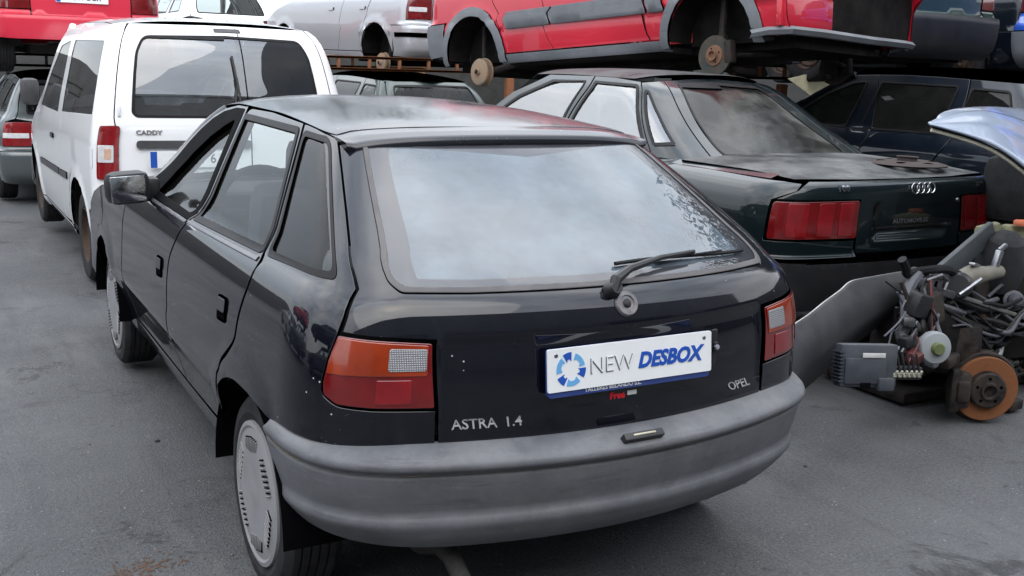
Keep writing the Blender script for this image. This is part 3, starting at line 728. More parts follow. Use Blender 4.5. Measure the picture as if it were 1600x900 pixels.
for sd, mir in (('l', False), ('r', True)):
    d = panel(S, 'rear_door', rdoor, BP, car, rnd='auto', holes=[rwin], mirror=mir, h=.03, hr=.02)
    panel(S, 'window', Yl((1.76,1.306),(1.15,1.302),(.86,.981),(1.59,.968)), 'side_glass', d, mirror=mir, off=-.005, depth=.002, gap=0)
    frame_ring(S, 'window_seal', Yl((1.782,1.316),(1.142,1.312),(.845,.973),(1.60,.960)), .020, 'black_rubber', d, mirror=mir, rnd=.02, off=.003)
    d2 = panel(S, 'front_door', fdoor, BP, car, rnd='auto', holes=[fwin], mirror=mir, h=.03, hr=.03)
    panel(S, 'window', Yl((1.835,1.300),(1.93,1.276),(2.05,1.227),(2.165,1.155),(2.255,1.06),(2.33,.963),(1.67,.96)), 'side_glass', d2, mirror=mir, off=-.018, depth=.002, gap=0)
    o_ = Yl((1.828,1.330),(1.95,1.328),(2.09,1.308),(2.19,1.275),(2.27,1.23),(2.335,1.175),(2.40,1.10),(2.48,1.02),(2.55,.957),(1.645,.952))
    patch('window_seal', S.P, S.N, conv(S, o_), 'seal_black', d2, holes=[conv(S, Yl((1.85,1.290),(1.93,1.264),(2.04,1.214),(2.145,1.142),(2.235,1.055),(2.30,.975),(1.682,.970)))], off=.002, gap=0, mirror=mir, hr=.03, rnd=.012, depth=.055)
    # recessed door handles: dish with a flap
    for dd, (hy, hz) in ((d, (.985, .787)), (d2, (1.885, .745))):
        hs = [(hy + .050, hz + .036), (hy - .046, hz + .040), (hy - .048, hz - .036), (hy + .048, hz - .042)]
        hd = panel(S, 'door_handle', Yl(*hs), 'handle_grey', dd, mirror=mir, off=.0035, depth=.006, gap=0, rnd=.014, h=.02)
        panel(S, 'handle_slot', Yl((hy + .040, hz - .012), (hy - .038, hz - .008), (hy - .039, hz - .028), (hy + .039, hz - .033)), 'dark_void', dd, mirror=mir, off=.0045, depth=.004, gap=0, rnd=.006, h=.02)
        panel(S, 'handle_flap', Yl((hy + .043, hz + .030), (hy - .040, hz + .034), (hy - .041, hz - .006), (hy + .042, hz - .010)), 'handle_grey', dd, mirror=mir, off=.0075, depth=.006, gap=0, rnd=.01, h=.02)
    panel(S, 'belt_highlight', Yl((1.64,.952),(2.58,.950),(2.58,.941),(1.645,.942)), 'highlight_grey', d2, mirror=mir, off=.004, depth=.005, gap=0, h=.04)  # pale strip added to stand for the sky highlight along the belt line
    panel(S, 'belt_highlight', Yl((.83,.968),(1.615,.955),(1.62,.945),(.82,.958)), 'highlight_grey', d, mirror=mir, off=.004, depth=.005, gap=0, h=.04)
    arch_f = [(3.277 - .352*cos(a), .285 + .345*sin(a)) for a in np.linspace(.0, PI, 15)]
    ff = panel(S, 'front_fender', Yl((2.69,.940),(2.71,.80),(2.715,.60),(2.71,.26),*[(y, z) for y, z in arch_f],(3.98,.285),(4.0,.70),(3.8,.785),(3.5,.855),(3.1,.915),(2.9,.938)), BP, car, mirror=mir, h=.035)
    panel(S, 'sill', Yl((1.11,.22),(2.94,.22),(2.93,.333),(1.12,.333)), BP, car, mirror=mir, h=.04)
# roof
def roofP(u, y, lift=0.):
    wr = -S.base(np.array([S.qy(yy, float(zr(yy))) for yy in np.atleast_1d(y)]), zr(y))[:, 0]
    wr = wr - .05*np.clip((y - 1.6)/.8, 0, 1.6)**2 - .002
    z = zr(y) + (zc(y) - zr(y))*(1 - np.abs(u)**2.6) + lift
    yy = y + .0*u
    return np.stack([u*wr, yy, z], -1)
YT = np.linspace(.6, 2.4, 200); WT = -S.base(np.array([S.qy(float(v), float(zr(v))) for v in YT]), zr(YT))[:, 0]
def roofF(u, y):
    wr = np.interp(y, YT, WT) - .018*np.clip((y - 1.6)/.8, 0, 1.6)**2 - .001
    uu = np.abs(u); edge = np.clip(uu, 0, 1)
    z = zr(y) + (zc(y) - zr(y))*(1 - edge**3.)
    return np.stack([u*wr, y, z], -1)
yv = lambda u: 2.26 - .11*u*u
roof_o = [(-1, .87)] + [(-1, v) for v in np.linspace(1, 2.1, 7)] + [(u, yv(u)) for u in np.linspace(-1, 1, 13)] + [(1, v) for v in np.linspace(2.1, 1, 7)] + [(1, .87)] + [(u, .80 + .10*u*u) for u in np.linspace(.9, -.9, 9)]
rf = patch('roof', roofF, numN(roofF), roof_o, 'black_paint_roof', car, h=.05, gap=.001, depth=.02)
# tailgate with its window opening
tg_half = [(0, .606), (light_in[1] - .008, .606), (light_in[1] - .006, .70), (light_in[0] - .006, .870), (S.qx(-.665, .876), .878)] + [(q - .008, z) for q, z in hatch_seam[::-1]] + [(.70, 1.316), (0, 1.322)]
seal_half = [(0, .973), (.45, .973), (.630, .976), (.648, .992), (.632, 1.052), (.640, 1.10), (.663, 1.193), (.687, 1.292), (0, 1.306)]
tg = panel(S, 'tailgate', sym(tg_half)[:-1], BP, car, rnd='auto', holes=[sym(seal_half)[:-1]], h=.025, hr=.012, label='black tailgate with badges, wiper and white plate')
def inset_half(d, dz0, dz1):
    return [(0, .973 + dz0), (.45, .973 + dz0), (.630 - d*.7, .976 + dz0), (.648 - d, .992 + dz0*.8), (.632 - d, 1.052), (.640 - d, 1.10), (.663 - d, 1.193), (.687 - d, 1.292), (0, 1.306 - dz1)]
panel(S, 'window_seal', sym(seal_half)[:-1], 'grey_rubber', tg, holes=[sym(inset_half(.018, .010, .010))[:-1]], off=.0045, depth=.012, gap=-.0005, rnd=.012, h=.03)
panel(S, 'printed_border', sym(inset_half(.016, .008, .008))[:-1], 'frit_band', tg, holes=[sym(inset_half(.082, .026, .045))[:-1]], off=.001, depth=.002, gap=0, rnd=.01, h=.03, hr=.05)
rg = panel(S, 'rear_window', sym(inset_half(.016, .008, .008))[:-1], 'rear_glass', car, off=.0015, depth=.002, gap=0, h=.03)
mb = MB()
# heating wires
for k in range(11):
    z = 1.02 + k*.0235; qm = .50
    mb.tube([S.P(np.array([q]), np.array([z]), -.002)[0] for q in np.linspace(-qm, qm, 13)], .0006, 3)
mb.build('heating_wires', 'frit_band', rg)
panel(S, 'clear_glass_area', sym(inset_half(.080, .024, .043))[:-1], 'glass_film', rg, off=-.001, depth=.001, gap=0, rnd=.01, h=.04)
# rear spoiler lip
def spF(u, v):   # u -1..1 across, v 0..1 from roof to trailing edge and round underneath
    hw_ = .525; x = u*hw_
    y0_ = .90 + .10*u*u; y1_ = .688 + .24*(u*hw_)**2
    prof_t = np.array([0, .55, .78, .88, .95, 1.0]); py = np.array([0, .72, .97, 1.0, .96, .55]); pz = np.array([0., -.008, -.018, -.036, -.056, -.066])
    fy = np.interp(v, prof_t, py); fz = np.interp(v, prof_t, pz)
    zt = 1.351 - .016*u*u - .016*np.abs(u)**6
    fade = 1 - np.clip((np.abs(u) - .93)/.07, 0, 1)**2*.5
    return np.stack([x, y0_ + (y1_ - y0_)*fy, zt - .010*fy + fz*fade - .004], -1)
U, W_ = np.meshgrid(np.linspace(-1, 1, 41), np.linspace(0, 1, 26)); SP = spF(U, W_).reshape(-1, 3)
sF = [(j*41 + i, j*41 + i + 1, (j+1)*41 + i + 1, (j+1)*41 + i) for j in range(25) for i in range(40)]
sp = obj('spoiler', SP, sF, 'black_paint_roof', tg)
bmx = bmesh.new(); bmx.from_mesh(sp.data); bmesh.ops.holes_fill(bmx, edges=[e for e in bmx.edges if e.is_boundary]); bmesh.ops.recalc_face_normals(bmx, faces=bmx.faces[:]); bmx.to_mesh(sp.data); bmx.free(); sp.data.set_sharp_from_angle(angle=R(50))
# tail lamps
lamp = [(.740, .878), (.66, .872), (light_in[0] + .002, .863), (light_in[1] + .003, .704), (.647, .706), (.728, .711), (.764, .732), (.766, .76), (.757, .813)]
for mir in (False, True):
    L0 = panel(S, 'tail_lamp', lamp, 'lamp_red', car, mirror=mir, off=.004, depth=.02, gap=.001, rnd=.008, h=.02)
    qa, qb = light_in[0], light_in[1]
    panel(S, 'amber_lens', [(.735, .873), (.66, .867), (qa + .010, .858), (qa + .007, .785), (.757, .785), (.753, .813)], 'lamp_amber', L0, mirror=mir, off=.0065, depth=.003, gap=0, rnd=.006, h=.02)
    panel(S, 'reversing_lens', [(qa + .094, .852), (qa + .012, .850), (qa + .010, .797), (qa + .092, .797)], 'lamp_white', L0, mirror=mir, off=.0085, depth=.003, gap=0, rnd=.006, h=.02)
    panel(S, 'brake_lens', [(qb + .130, .776), (qb + .058, .776), (qb + .056, .716), (qb + .130, .716)], 'lamp_red_bright', L0, mirror=mir, off=.0065, depth=.003, gap=0, rnd=.004, h=.02)
# badges and lettering on the tailgate
def on_gate(x0, z0, off=0., slant=0.):
    def fn(a, b, hgt):
        z = z0 + b; q = S.qx(x0 + a, float(z)); q = np.array([q]); z = np.array([z])
        return (S.P(q, z) + S.N(q, z)*(off + hgt))[0]
    return fn
text('model_lettering', 'ASTRA', .031, 'letter_grey', tg, on_gate(-.432, .6555), .002, .0003, sx=1.22)
text('engine_lettering', '1.4', .031, 'letter_grey', tg, on_gate(-.333, .6555), .002, .0003, sx=1.25)
text('maker_lettering', 'OPEL', .028, 'letter_grey', tg, on_gate(.420, .655), .002, .0003, sx=1.45)
q0, z0 = np.array([0.]), np.array([.930]); bc = Vector(S.P(q0, z0)[0]); bn = Vector(S.N(q0, z0)[0])
mb = MB(); mb.lathe([(0, .004), (.020, .005), (.022, .0085), (.031, .0085), (.034, .005), (.035, -.004)], bc, bn, 40); bd = mb.build('round_badge', 'steel_grey', car, smooth=40.)
mb = MB(); mb.lathe([(0, .012), (.008, .011), (.012, .007)], bc, bn, 20); mb.build('badge_centre', 'black_plastic', bd)
# wiper: pivot, arm, blade lying along the glass bottom
def gp(x, z, off): 
    q = np.array([S.qx(x, z)]); zz = np.array([z]); return tuple((S.P(q, zz) + S.N(q, zz)*off)[0])
mb = MB(); mb.lathe([(0, .035), (.016, .035), (.02, .02), (.024, 0)], gp(-.035, .963, .0), bn, 16)
wp_ = mb.build('wiper', 'black_plastic', car)
mb = MB(); mb.tube([gp(-.04, .955, .020), gp(-.03, .968, .035), gp(.03, .985, .036), gp(.16, 1.003, .03), gp(.30, 1.01, .026)], [.014, .016, .011, .008, .006], 8)
mb.build('wiper_arm', 'black_plastic', wp_)
mb = MB(); mb.tube([gp(x, 1.008 - .000*x + .004*sin(x*9), .012) for x in np.linspace(.02, .52, 14)], .006, 6); mb.tube([gp(x, 1.008, .017) for x in np.linspace(.16, .42, 8)], .004, 6)
mb.build('wiper_blade', 'black_rubber', wp_)
# lock, right of the plate
mb = MB(); lx, lz = .302, .782
mb.box(gp(lx, lz, .004), (.024, .012, .105), (0, 0, .12), .006); mb.box(gp(lx, lz + .002, .012), (.017, .012, .03), (0, 0, .12), .004); lk = mb.build('tailgate_lock', 'black_plastic', car)
mb = MB(); mb.lathe([(0, .004), (.007, .004), (.009, 0)], gp(lx, lz + .003, .018), bn, 16); mb.build('lock_barrel', 'chrome_dull', lk)
# number plate: flat, fixed on the recess
PY = .052; pz = .787; tilt = R(6)
def plt(x0, z0, d0=0.):
    def fn(a, b, hgt):
        zz = z0 + b - pz; return (x0 + a, PY - (d0 + hgt)*cos(tilt) + zz*sin(tilt), pz + zz*cos(tilt) + (d0 + hgt)*sin(tilt)*0)
    return fn
def rect(w_, h_, r=.006): return [tuple(p) for p in fillet([(-w_/2, -h_/2), (w_/2, -h_/2), (w_/2, h_/2), (-w_/2, h_/2)], r)]
mb = MB(); mb.prism(rect(.512, .122, .01), .014, lambda a, b, d: plt(0, pz - .0095, -.012)(a, b, d)); pl = mb.build('number_plate', 'plate_navy', car, label='white dealer plate with blue recycling emblem in a navy holder')
mb = MB(); mb.prism(rect(.52, .110), .004, lambda a, b, d: plt(0, pz, .002)(a, b, d)); mb.build('plate_face', 'white_plate', pl)
text('plate_lettering', 'NEW', .060, 'plate_outline', pl, plt(-.068, pz - .002, .0062), .0012, -.0002, sx=1.0)
text('plate_lettering_fill', 'NEW', .060, 'white_plate', pl, plt(-.0665, pz - .0005, .0066), .0014, -.0014, sx=1.0)
text('plate_bold_lettering', 'DESBOX', .056, 'plate_blue', pl, plt(.118, pz - .002, .0062), .0016, .0022, shear=.25, sx=.97)
# recycling ring emblem of three spanner-like arcs
for k in range(3):
    a0 = R(90 + 120*k)
    for (s0, s1, mm, wi) in ((-.05, .55, 'plate_blue', .016), (.72, 1.75, 'plate_light_blue', .012)):
        mb = MB(); arc = []
        for i in range(9): a = a0 + s0 + (s1 - s0)*i/8; arc.append((.036*cos(a) + wi*.55*cos(a), .036*sin(a) + wi*.55*sin(a)))
        for i in range(8, -1, -1): a = a0 + s0 + (s1 - s0)*i/8; ww = wi*(.55 if 1 < i < 7 else .85); arc.append((.036*cos(a) - ww*cos(a), .036*sin(a) - ww*sin(a)))
        mb.prism(arc, .0012, lambda a, b, d: plt(-.192, pz - .001, .006)(a, b, d)); mb.build('emblem_piece', mm, pl, smooth=False)
text('holder_lettering', 'TALLERES BELANDO S.L.', .015, 'sticker_white', pl, plt(-.06, pz - .0605, .0022), .0008, .0002, sx=1.1)
for xx in (-.235, .235):
    mb = MB(); mb.lathe([(0, .001), (.005, .0008), (.006, 0)], plt(xx, pz + .038, .0062)(0, 0, 0), (0, -1, 0), 12); mb.build('plate_screw', 'chrome_dull', pl)
text('sticker_lettering', 'Free', .026, 'sticker_red', tg, on_gate(-.035, .694, .0005), .0008, .0012, sx=1.0)
mb = MB(); mb.prism(rect(.03, .012, .001), .0008, lambda a, b, d: on_gate(.012, .697, .0005)(a, b, d)); mb.build('sticker', 'sticker_white', tg)
# ---- rear bumper
def bump_disp(Sx, q, z, p):
    return 0.*q
BUMP = Shell(
    y0=[(.29,.10),(.325,.055),(.345,.034),(.38,.008),(.415,-.006),(.442,.005),(.452,.002),(.545,-.016),(.553,-.008),(.560,-.028),(.572,-.034),(.590,-.022),(.604,.008),(.613,.040),(.617,.062)],
    w=[(.29,.74),(.325,.782),(.345,.802),(.38,.828),(.415,.847),(.442,.843),(.452,.845),(.545,.858),(.553,.854),(.560,.864),(.572,.866),(.590,.860),(.604,.848),(.613,.835),(.617,.82)],
    bow=.30, ca=lambda z: .25 + .05*sstep(.42, .34, z), cb=lambda z: .28 + .04*sstep(.42, .34, z), kr=.045, ya=1.6, kf=0, yb=3)
bh = [(0, .328), (.6, .330), (.90, .335), ('y', .40, .335), ('y', .43, .36), ('y', .475, .46), ('y', .50, .53), ('y', .515, .575), ('y', .505, .612), (.9, .614), (.6, .6155), (0, .616)]
bh = conv(BUMP, bh)
bmp = panel(BUMP, 'rear_bumper', sym(bh)[:-1], 'bumper_grey', car, h=.012, depth=.03, gap=0)
# dirt packed in the groove
mb = MB(); qs = np.linspace(-.97, .97, 90); mb.tube(BUMP.P(qs, .5545 + .0012*np.sin(qs*23), .0032), [.0022 + .0012*abs(sin(i*1.7)) for i in range(90)], 5)
mb.build('dirt_in_groove', 'dirt_line', bmp)
# plate lamp on the bumper ledge
def bp(x, z, off):
    q = np.array([BUMP.qx(x, z)]); zz = np.array([z]); return (BUMP.P(q, zz) + BUMP.N(q, zz)*off)[0]
mb = MB(); c0 = bp(.0, .597, 0.); mb.box((c0[0], c0[1], c0[2] - .002), (.125, .042, .022), (R(-48), 0, 0), .005); plm = mb.build('plate_lamp', 'black_plastic', bmp)
mb = MB(); mb.box((c0[0], c0[1] - .008, c0[2] + .008), (.07, .022, .006), (R(-48), 0, 0), .002); mb.build('lamp_lens', 'lamp_lens_yellow' if 'lamp_lens_yellow' in MATS else 'lamp_clear', plm)
# front bumper and nose
mb = MB(); mb.box((0, 3.98, .45), (1.60, .20, .34), None, .06); mb.build('front_bumper', 'bumper_grey', car)
mb = MB(); mb.box((0, 3.95, .66), (.9, .06, .10), None, .02); mb.build('grille', 'black_plastic', car)
for s_ in (-1, 1):
    mb = MB(); mb.box((s_*.60, 3.93, .67), (.30, .10, .13), (0, 0, -s_*.15), .03); mb.build('headlight', 'lamp_clear', car)
def hoodF(u, y):
    zt = np.interp(y, [2.85, 3.1, 3.5, 3.8, 3.97], [.945, .920, .862, .795, .72]); hw_ = .80 - .05*np.clip((y - 3.2)/.8, 0, 1)
    return np.stack([u*hw_, y - .05*u*u*0, zt + .045*(1 - np.abs(u)**2.4)], -1)
patch('bonnet', hoodF, numN(hoodF), [(-1, 2.60), (-1, 3.95), (1, 3.95), (1, 2.60), (.84, 2.63), (.82, 2.80), (.5, 2.92), (0, 2.97), (-.5, 2.92), (-.82, 2.80), (-.84, 2.63)], BP, car, h=.06)
def wsF(u, v):   # windscreen
    b = np.stack([u*.655, 2.96 - .26*u*u, .945 + 0*u], -1); t_ = np.stack([u*.502, 2.265 - .10*u*u, 1.356 - .040*np.abs(u)**3], -1)
    return b*(1 - v)[..., None] + t_*v[..., None] + np.stack([0*u, .03*np.sin(PI*v), .03*np.sin(PI*v)], -1)
patch('windscreen', wsF, numN(wsF), [(-.96, .0), (.96, .0), (.95, .98), (-.95, .98)], 'side_glass', car, h=.06, depth=.004)
for s_ in (-1, 1):   # pillar skin between door frame and glass
    dl = Curve([(0, 2.64), (.25, 2.51), (.5, 2.40), (.75, 2.28), (.9, 2.19), (1, 2.10)]); dz = Curve([(0, .945), (.25, 1.03), (.5, 1.145), (.75, 1.25), (.9, 1.295), (1, 1.322)])
    V_, F_ = [], []; nk = 14
    for i in range(nk):
        t_ = i/(nk - 1); a_ = S.P(np.array([S.qy(float(dl(t_)), float(dz(t_)))]), np.array([float(dz(t_))]), -.004)[0]; b_ = wsF(np.array([.99]), np.array([t_*.985]))[0]; b_ = np.array([-b_[0], b_[1], b_[2]])
        for k in range(6):
            v = k/5; p = a_*(1 - v) + b_*v + np.array([-.010, .008, .012])*sin(PI*v); V_.append((p[0]*-s_, p[1], p[2]))
    for i in range(nk - 1):
        for k in range(5): F_.append((i*6 + k, i*6 + k + 1, (i+1)*6 + k + 1, (i+1)*6 + k))
    mb = MB(); mb.add(V_, F_); mb.build('windscreen_pillar', BP, car, smooth=60.)
# wheels, arch liners, underside
for s_ in (-1, 1):
    wheel(car, (s_*.715, .76, .280), s_, .290, .165, 'hero', .20)
    wheel(car, (s_*.715, 3.277, .280), s_, .290, .165, 'hero', .20)
    for yy, zz in ((.745, .27), (3.277, .285)):
        mb = MB(); n = 20; V_, F_ = [], []
        for i in range(n + 1):
            a = PI*i/n
            for xx in (.835, .58): V_.append((s_*xx, yy - .36*cos(a), zz + .355*sin(a)))
        for i in range(n): F_.append((2*i, 2*i + 1, 2*i + 3, 2*i + 2))
        mb.add(V_, F_); mb.box((s_*.57, yy, .50), (.02, .66, .22)); mb.build('arch_liner', 'dark_void', car)
mb = MB(); mb.box(*sbox(-.66, .66, 1.15, 2.9, .20, .24)); mb.box(*sbox(-.50, .50, .60, 3.9, .28, .32)); mb.box(*sbox(-.50, .50, .25, .6, .36, .42), None, .02)
mb.tube([(-.8, .76, .27), (.8, .76, .27)], .035, 10)
mb.build('underbody', 'dark_void', car)
mb = MB(); mb.tube([(-.40, .75, .27), (-.42, .55, .29), (-.43, .34, .275), (-.435, .27, .265), (-.44, .20, .258), (-.446, .12, .232), (-.452, .04, .198)], [.04, .085, .08, .032, .025, .024, .024], 20, caps=False)
mb.tube([(-.446, .12, .232), (-.452, .043, .199)], .020, 16)
ex = mb.build('exhaust', 'exhaust_steel', car)
mb = MB(); mb.lathe([(.0, 0), (.018, 0)], (-.452, .039, .1975), (0, -1, -.42), 16); mb.build('exhaust_bore', 'dark_void', ex)
# door mirrors
for s_ in (-1, 1):
    mb = MB(); mb.box((s_*.885, 2.235, .998), (.165, .11, .128), (R(-4), R(s_*2), R(-s_*12)), .035); mb.box((s_*.80, 2.27, .985), (.09, .06, .10), None, .025)
    mr = mb.build('door_mirror', 'black_plastic', car)
    mb = MB(); mb.box((s_*.890, 2.179, .998), (.136, .006, .100), (R(-4), R(s_*2), R(-s_*12)), .002); mb.build('mirror_glass', 'mirror_silver', mr)
# cabin
mb = MB(); mb.box(*sbox(-.72, .72, 2.35, 2.95, .62, .93), None, .06); mb.box(*sbox(-.20, .20, 2.2, 2.5, .5, .88), None, .04); mb.box((-.36, 2.34, .92), (.34, .14, .07), None, .03)
mb.build('dashboard', 'interior_dark', car)
mb = MB(); c_, ax_ = Vector((-.37, 2.12, .90)), Vector((0, -1, .45)).normalized()
u_ = Vector((1, 0, 0)); v_ = ax_.cross(u_)
mb.tube([c_ + u_*cos(a)*.185 + v_*sin(a)*.185 for a in np.linspace(0, 2*PI, 33)], .015, 8, caps=False)
mb.box(c_, (.14, .03, .08), (R(-24), 0, 0), .015); mb.box(c_, (.34, .02, .03), (R(-24), 0, 0), .008); mb.tube([c_, c_ - ax_*.35], .03, 8)
mb.build('steering_wheel', 'interior_dark', car)
def seat(mbx, x, y, w_=.50):
    mbx.box((x, y + .22, .50), (w_, .52, .16), (R(6), 0, 0), .05); mbx.box((x, y - .10, .80), (w_*.96, .15, .62), (R(16), 0, 0), .06)
for s_ in (-1, 1):
    mb = MB(); seat(mb, s_*.37, 1.62); st_ = mb.build('front_seat', 'seat_fabric', car)
    mb = MB(); mb.box((s_*.37, 1.41, 1.17), (.26, .09, .17), (R(10), 0, 0), .04); mb.tube([(s_*.37 - .06, 1.43, 1.05), (s_*.37 - .06, 1.41, 1.15)], .007, 6); mb.tube([(s_*.37 + .06, 1.43, 1.05), (s_*.37 + .06, 1.41, 1.15)], .007, 6); mb.build('headrest', 'seat_fabric', st_)
mb = MB(); mb.box((0, .98, .48), (1.28, .52, .18), (R(6), 0, 0), .05); mb.box((0, .70, .76), (1.26, .15, .52), (R(18), 0, 0), .05); mb.build('rear_bench', 'seat_fabric_light', car)
for s_ in (-1, 1):
    mb = MB(); mb.box((s_*.36, .62, 1.03), (.28, .09, .15), (R(14), 0, 0), .04); mb.build('headrest', 'seat_fabric_light', car)
mb = MB(); mb.box(*sbox(-.56, .56, .22, .62, .90, .915)); mb.build('parcel_shelf', 'interior_dark', car)
mb = MB(); mb.box(*sbox(-.62, .62, .70, 2.9, .30, .33)); mb.build('floor_pan', 'interior_dark', car)
def liner(u, y): p = roofF(u, y); p[..., 2] -= .03; p[..., 0] *= .96; return p
patch('headlining', liner, numN(liner), [(-1, .9), (-1, 1.95), (1, 1.95), (1, .9)], 'seat_fabric_light', car, h=.12, depth=.003)
# ------------------------------------------------------------------ the other cars: one builder, a specification for each
def Y(*a): return [('y', y, z) for y, z in a]
def hub(parent, c, side, kind, r=.115):
    x, y, z = c; s = side; mb = MB()
    if kind == 'drum':
        mb.lathe([(0, .03*s), (.028, .03*s), (.03, .012*s), (.085, .010*s), (r*.93, .004*s), (r, -.006*s), (r, -.05*s), (r*1.06, -.055*s), (r*1.06, -.065*s), (.05, -.08*s)], c, (1, 0, 0), 40)
        h = mb.build('brake_drum', 'drum_face', parent)
        mb = MB(); mb.lathe([(0, .036*s), (.020, .034*s), (.028, .02*s)], c, (1, 0, 0), 16); mb.build('hub_cap', 'black_rubber', h)
    else:
        mb.lathe([(.055, -.002*s), (r*1.18, -.002*s), (r*1.18, -.022*s), (.055, -.022*s)], c, (1, 0, 0), 40); h = mb.build('brake_disc', 'disc_dark', parent)
        mb = MB(); mb.lathe([(0, .012*s), (.025, .014*s), (.028, .03*s), (.036, .03*s), (.037, .008*s), (.068, .006*s), (.072, -.004*s)], c, (1, 0, 0), 32); mb.build('hub_flange', 'rusty_iron', h)
        mb = MB()
        for k in range(4):
            a = k*PI/2 + .4; mb.lathe([(0, .0085*s), (.0065, .0085*s)], (x, y + .05*cos(a), z + .05*sin(a)), (1, 0, 0), 8)
        mb.build('bolt_holes', 'dark_void', h)
    return h
def generic(name, label, cat, S, pm, loc, rz, sp, rx=0., ry=0., group=None):
    c = empty(name, label, cat, loc, rz, rx, ry, group)
    h = sp.get('h', .06); ya, yf = sp['axles']; ra = sp.get('ra', .345); az = sp.get('az', .28); zs = sp.get('sill', .30)
    zb = sp.get('belt', .955); trim = sp.get('trim', 'black_plastic'); bm_ = sp.get('bumper', 'black_plastic')
    zr_, zc_ = sp['zr'], sp['zc']; yend = sp['yend']; ql = sp.get('ql', .62)
    doors = sp['doors']           # list of (y_rear, y_front)
    wins = sp.get('wins', [])     # flank windows: (list of yz points, which panel index; 0 = quarter)
    zbt = sp.get('bump_top', .60); ytop = sp.get('ytop', None); open_top = sp.get('notop', False)
    arch = lambda y0_, n=13, r=ra: [(y0_ - r*cos(a), az + r*sin(a)) for a in np.linspace(0, PI, n)]
    tops = lambda ys: [(y, float(zr_(y))) for y in ys] if not open_top else [(y, zb + .02) for y in ys]
    for mir in (False, True):
        ye = doors[0][0]
        ytq = sp.get('yquarter', .9)
        up = [(q, z) for q, z in sp['pillar']] if not open_top else [(ql, zb + .02)]
        qo = Y(*tops(np.linspace(ye - .004, ytq, 4))) + up + sp['qrear'] + [(ql, zbt)] + Y((ya - ra - .015, zbt), *arch(ya), (ye - .004 if ye > ya + ra + .02 else ya + ra + .02, zs))
        if ye < ya + ra + .02: qo += Y((ya + ra + .03, .50), (ye + .10, .62), (ye + .02, .72), (ye - .004, .80))
        P0 = panel(S, 'rear_quarter', qo, pm, c, holes=[Y(*w_) for w_, k in wins if k == 0], mirror=mir, h=h, gap=.003, hr=.03)
        pans = [P0]
        for i, (a, b) in enumerate(doors):
            lo = [(b, zs), (max(a, ya + ra + .02) if i == 0 else a, zs)]
            if i == 0 and a < ya + ra + .02: lo += [(ya + ra + .03, .50), (a + .10, .62), (a + .02, .72), (a, .80)]
            last = i == len(doors) - 1
            if open_top: tp = [(a, zb + .02), (b, zb + .02)]
            elif last: tp = tops(np.linspace(a, sp['apillar'][0][0], 4)) + sp['apillar'][1:]
            else: tp = tops(np.linspace(a, b, 4))
            D = panel(S, 'rear_door' if (i == 0 and not last) else 'front_door', Y(*tp, *lo), pm, c, holes=[Y(*w_) for w_, k in wins if k == i + 1], mirror=mir, h=h, gap=.003, hr=.03)
            pans.append(D)
            if not sp.get('nohandle'):
                hz = sp.get('handle', .80); panel(S, 'door_handle', Y((a + .05, hz - .018), (a + .19, hz - .018), (a + .19, hz + .018), (a + .05, hz + .018)), sp.get('hm', 'black_plastic'), D, mirror=mir, off=.014, depth=.016, gap=0, rnd=.012, h=.05)
        for w_, k in wins:
            wi = panel(S, 'window', Y(*w_), sp.get('glass', 'side_glass'), pans[k], mirror=mir, off=-.004, depth=.002, gap=-.004, h=h, rnd=.03)
            if sp.get('frames', True): frame_ring(S, 'window_seal', Y(*w_), .014, 'black_rubber', pans[k], mirror=mir, rnd=.03, off=.003, h=.08)
        bf = doors[-1][1] + .004
        panel(S, 'front_fender', Y((bf, sp['apillar'][-1][1] if not open_top else zb + .02), (bf, zs), (yf - ra - .01 if yf - ra - .02 > bf else bf + .001, zs), *arch(yf), (yend - .05, zs), (yend, .68), (yend - .4, .82), (bf + .25, sp['apillar'][-1][1] - .015)), pm, c, mirror=mir, h=h, gap=.003)
        panel(S, 'sill', Y((ya + ra, .22), (yf - ra, .22), (yf - ra, zs - .006), (ya + ra, zs - .006)), sp.get('sillm', trim), c, mirror=mir, h=h)
        if sp.get('moulding'):
            m0, m1, w0 = sp['moulding']
            ylist = [(ya + ra + .12, doors[0][1] - .01 if len(doors) > 1 else doors[0][1] - .01)] + [(a + .01, b - .01) for a, b in doors[1:]] + [(bf + .01, yf - ra - .02)]
            for a, b in ylist:
                if b - a > .08: panel(S, 'side_moulding', Y((a, m0), (b, m0), (b, m1), (a, m1)), sp.get('mm', trim), pans[0] if mir else pans[0], mirror=mir, off=w0, depth=w0, gap=0, rnd=.012, h=.05)
        if sp.get('clad'):
            # plastic arch surrounds
            for yy in (ya, yf):
                cl = [(yy - ra*cos(a), az + ra*sin(a)) for a in np.linspace(-.1, PI + .1, 17)] + [(yy - (ra + .075)*cos(a), az + (ra + .075)*sin(a)) for a in np.linspace(PI + .1, -.1, 17)]
                panel(S, 'arch_surround', Y(*[(p_[0], max(p_[1], .24)) for p_ in cl]), sp['clad'], c, mirror=mir, off=.016, depth=.02, gap=0, h=.05)
    # back panel
    rear = sp['rear']
    T = panel(S, rear.get('name', 'tailgate'), rear['half'] if rear.get('full') else sym(rear['half'])[:-1], pm, c, holes=([rear['glass']] if rear.get('glassfull') else [sym(rear['glass'])[:-1]]) if rear.get('glass') else [], h=h*.8, gap=.003, hr=.04)
    if rear.get('glass'):
        gl = rear['glass'] if rear.get('glassfull') else sym(rear['glass'])[:-1]
        panel(S, 'rear_window', gl, rear.get('gm', 'side_glass'), T, off=-.003, depth=.002, gap=-.006, h=h, rnd=.04)
        frame_ring(S, 'window_seal', gl, .016, 'black_rubber', T, rnd=.04, off=.003, h=.08)
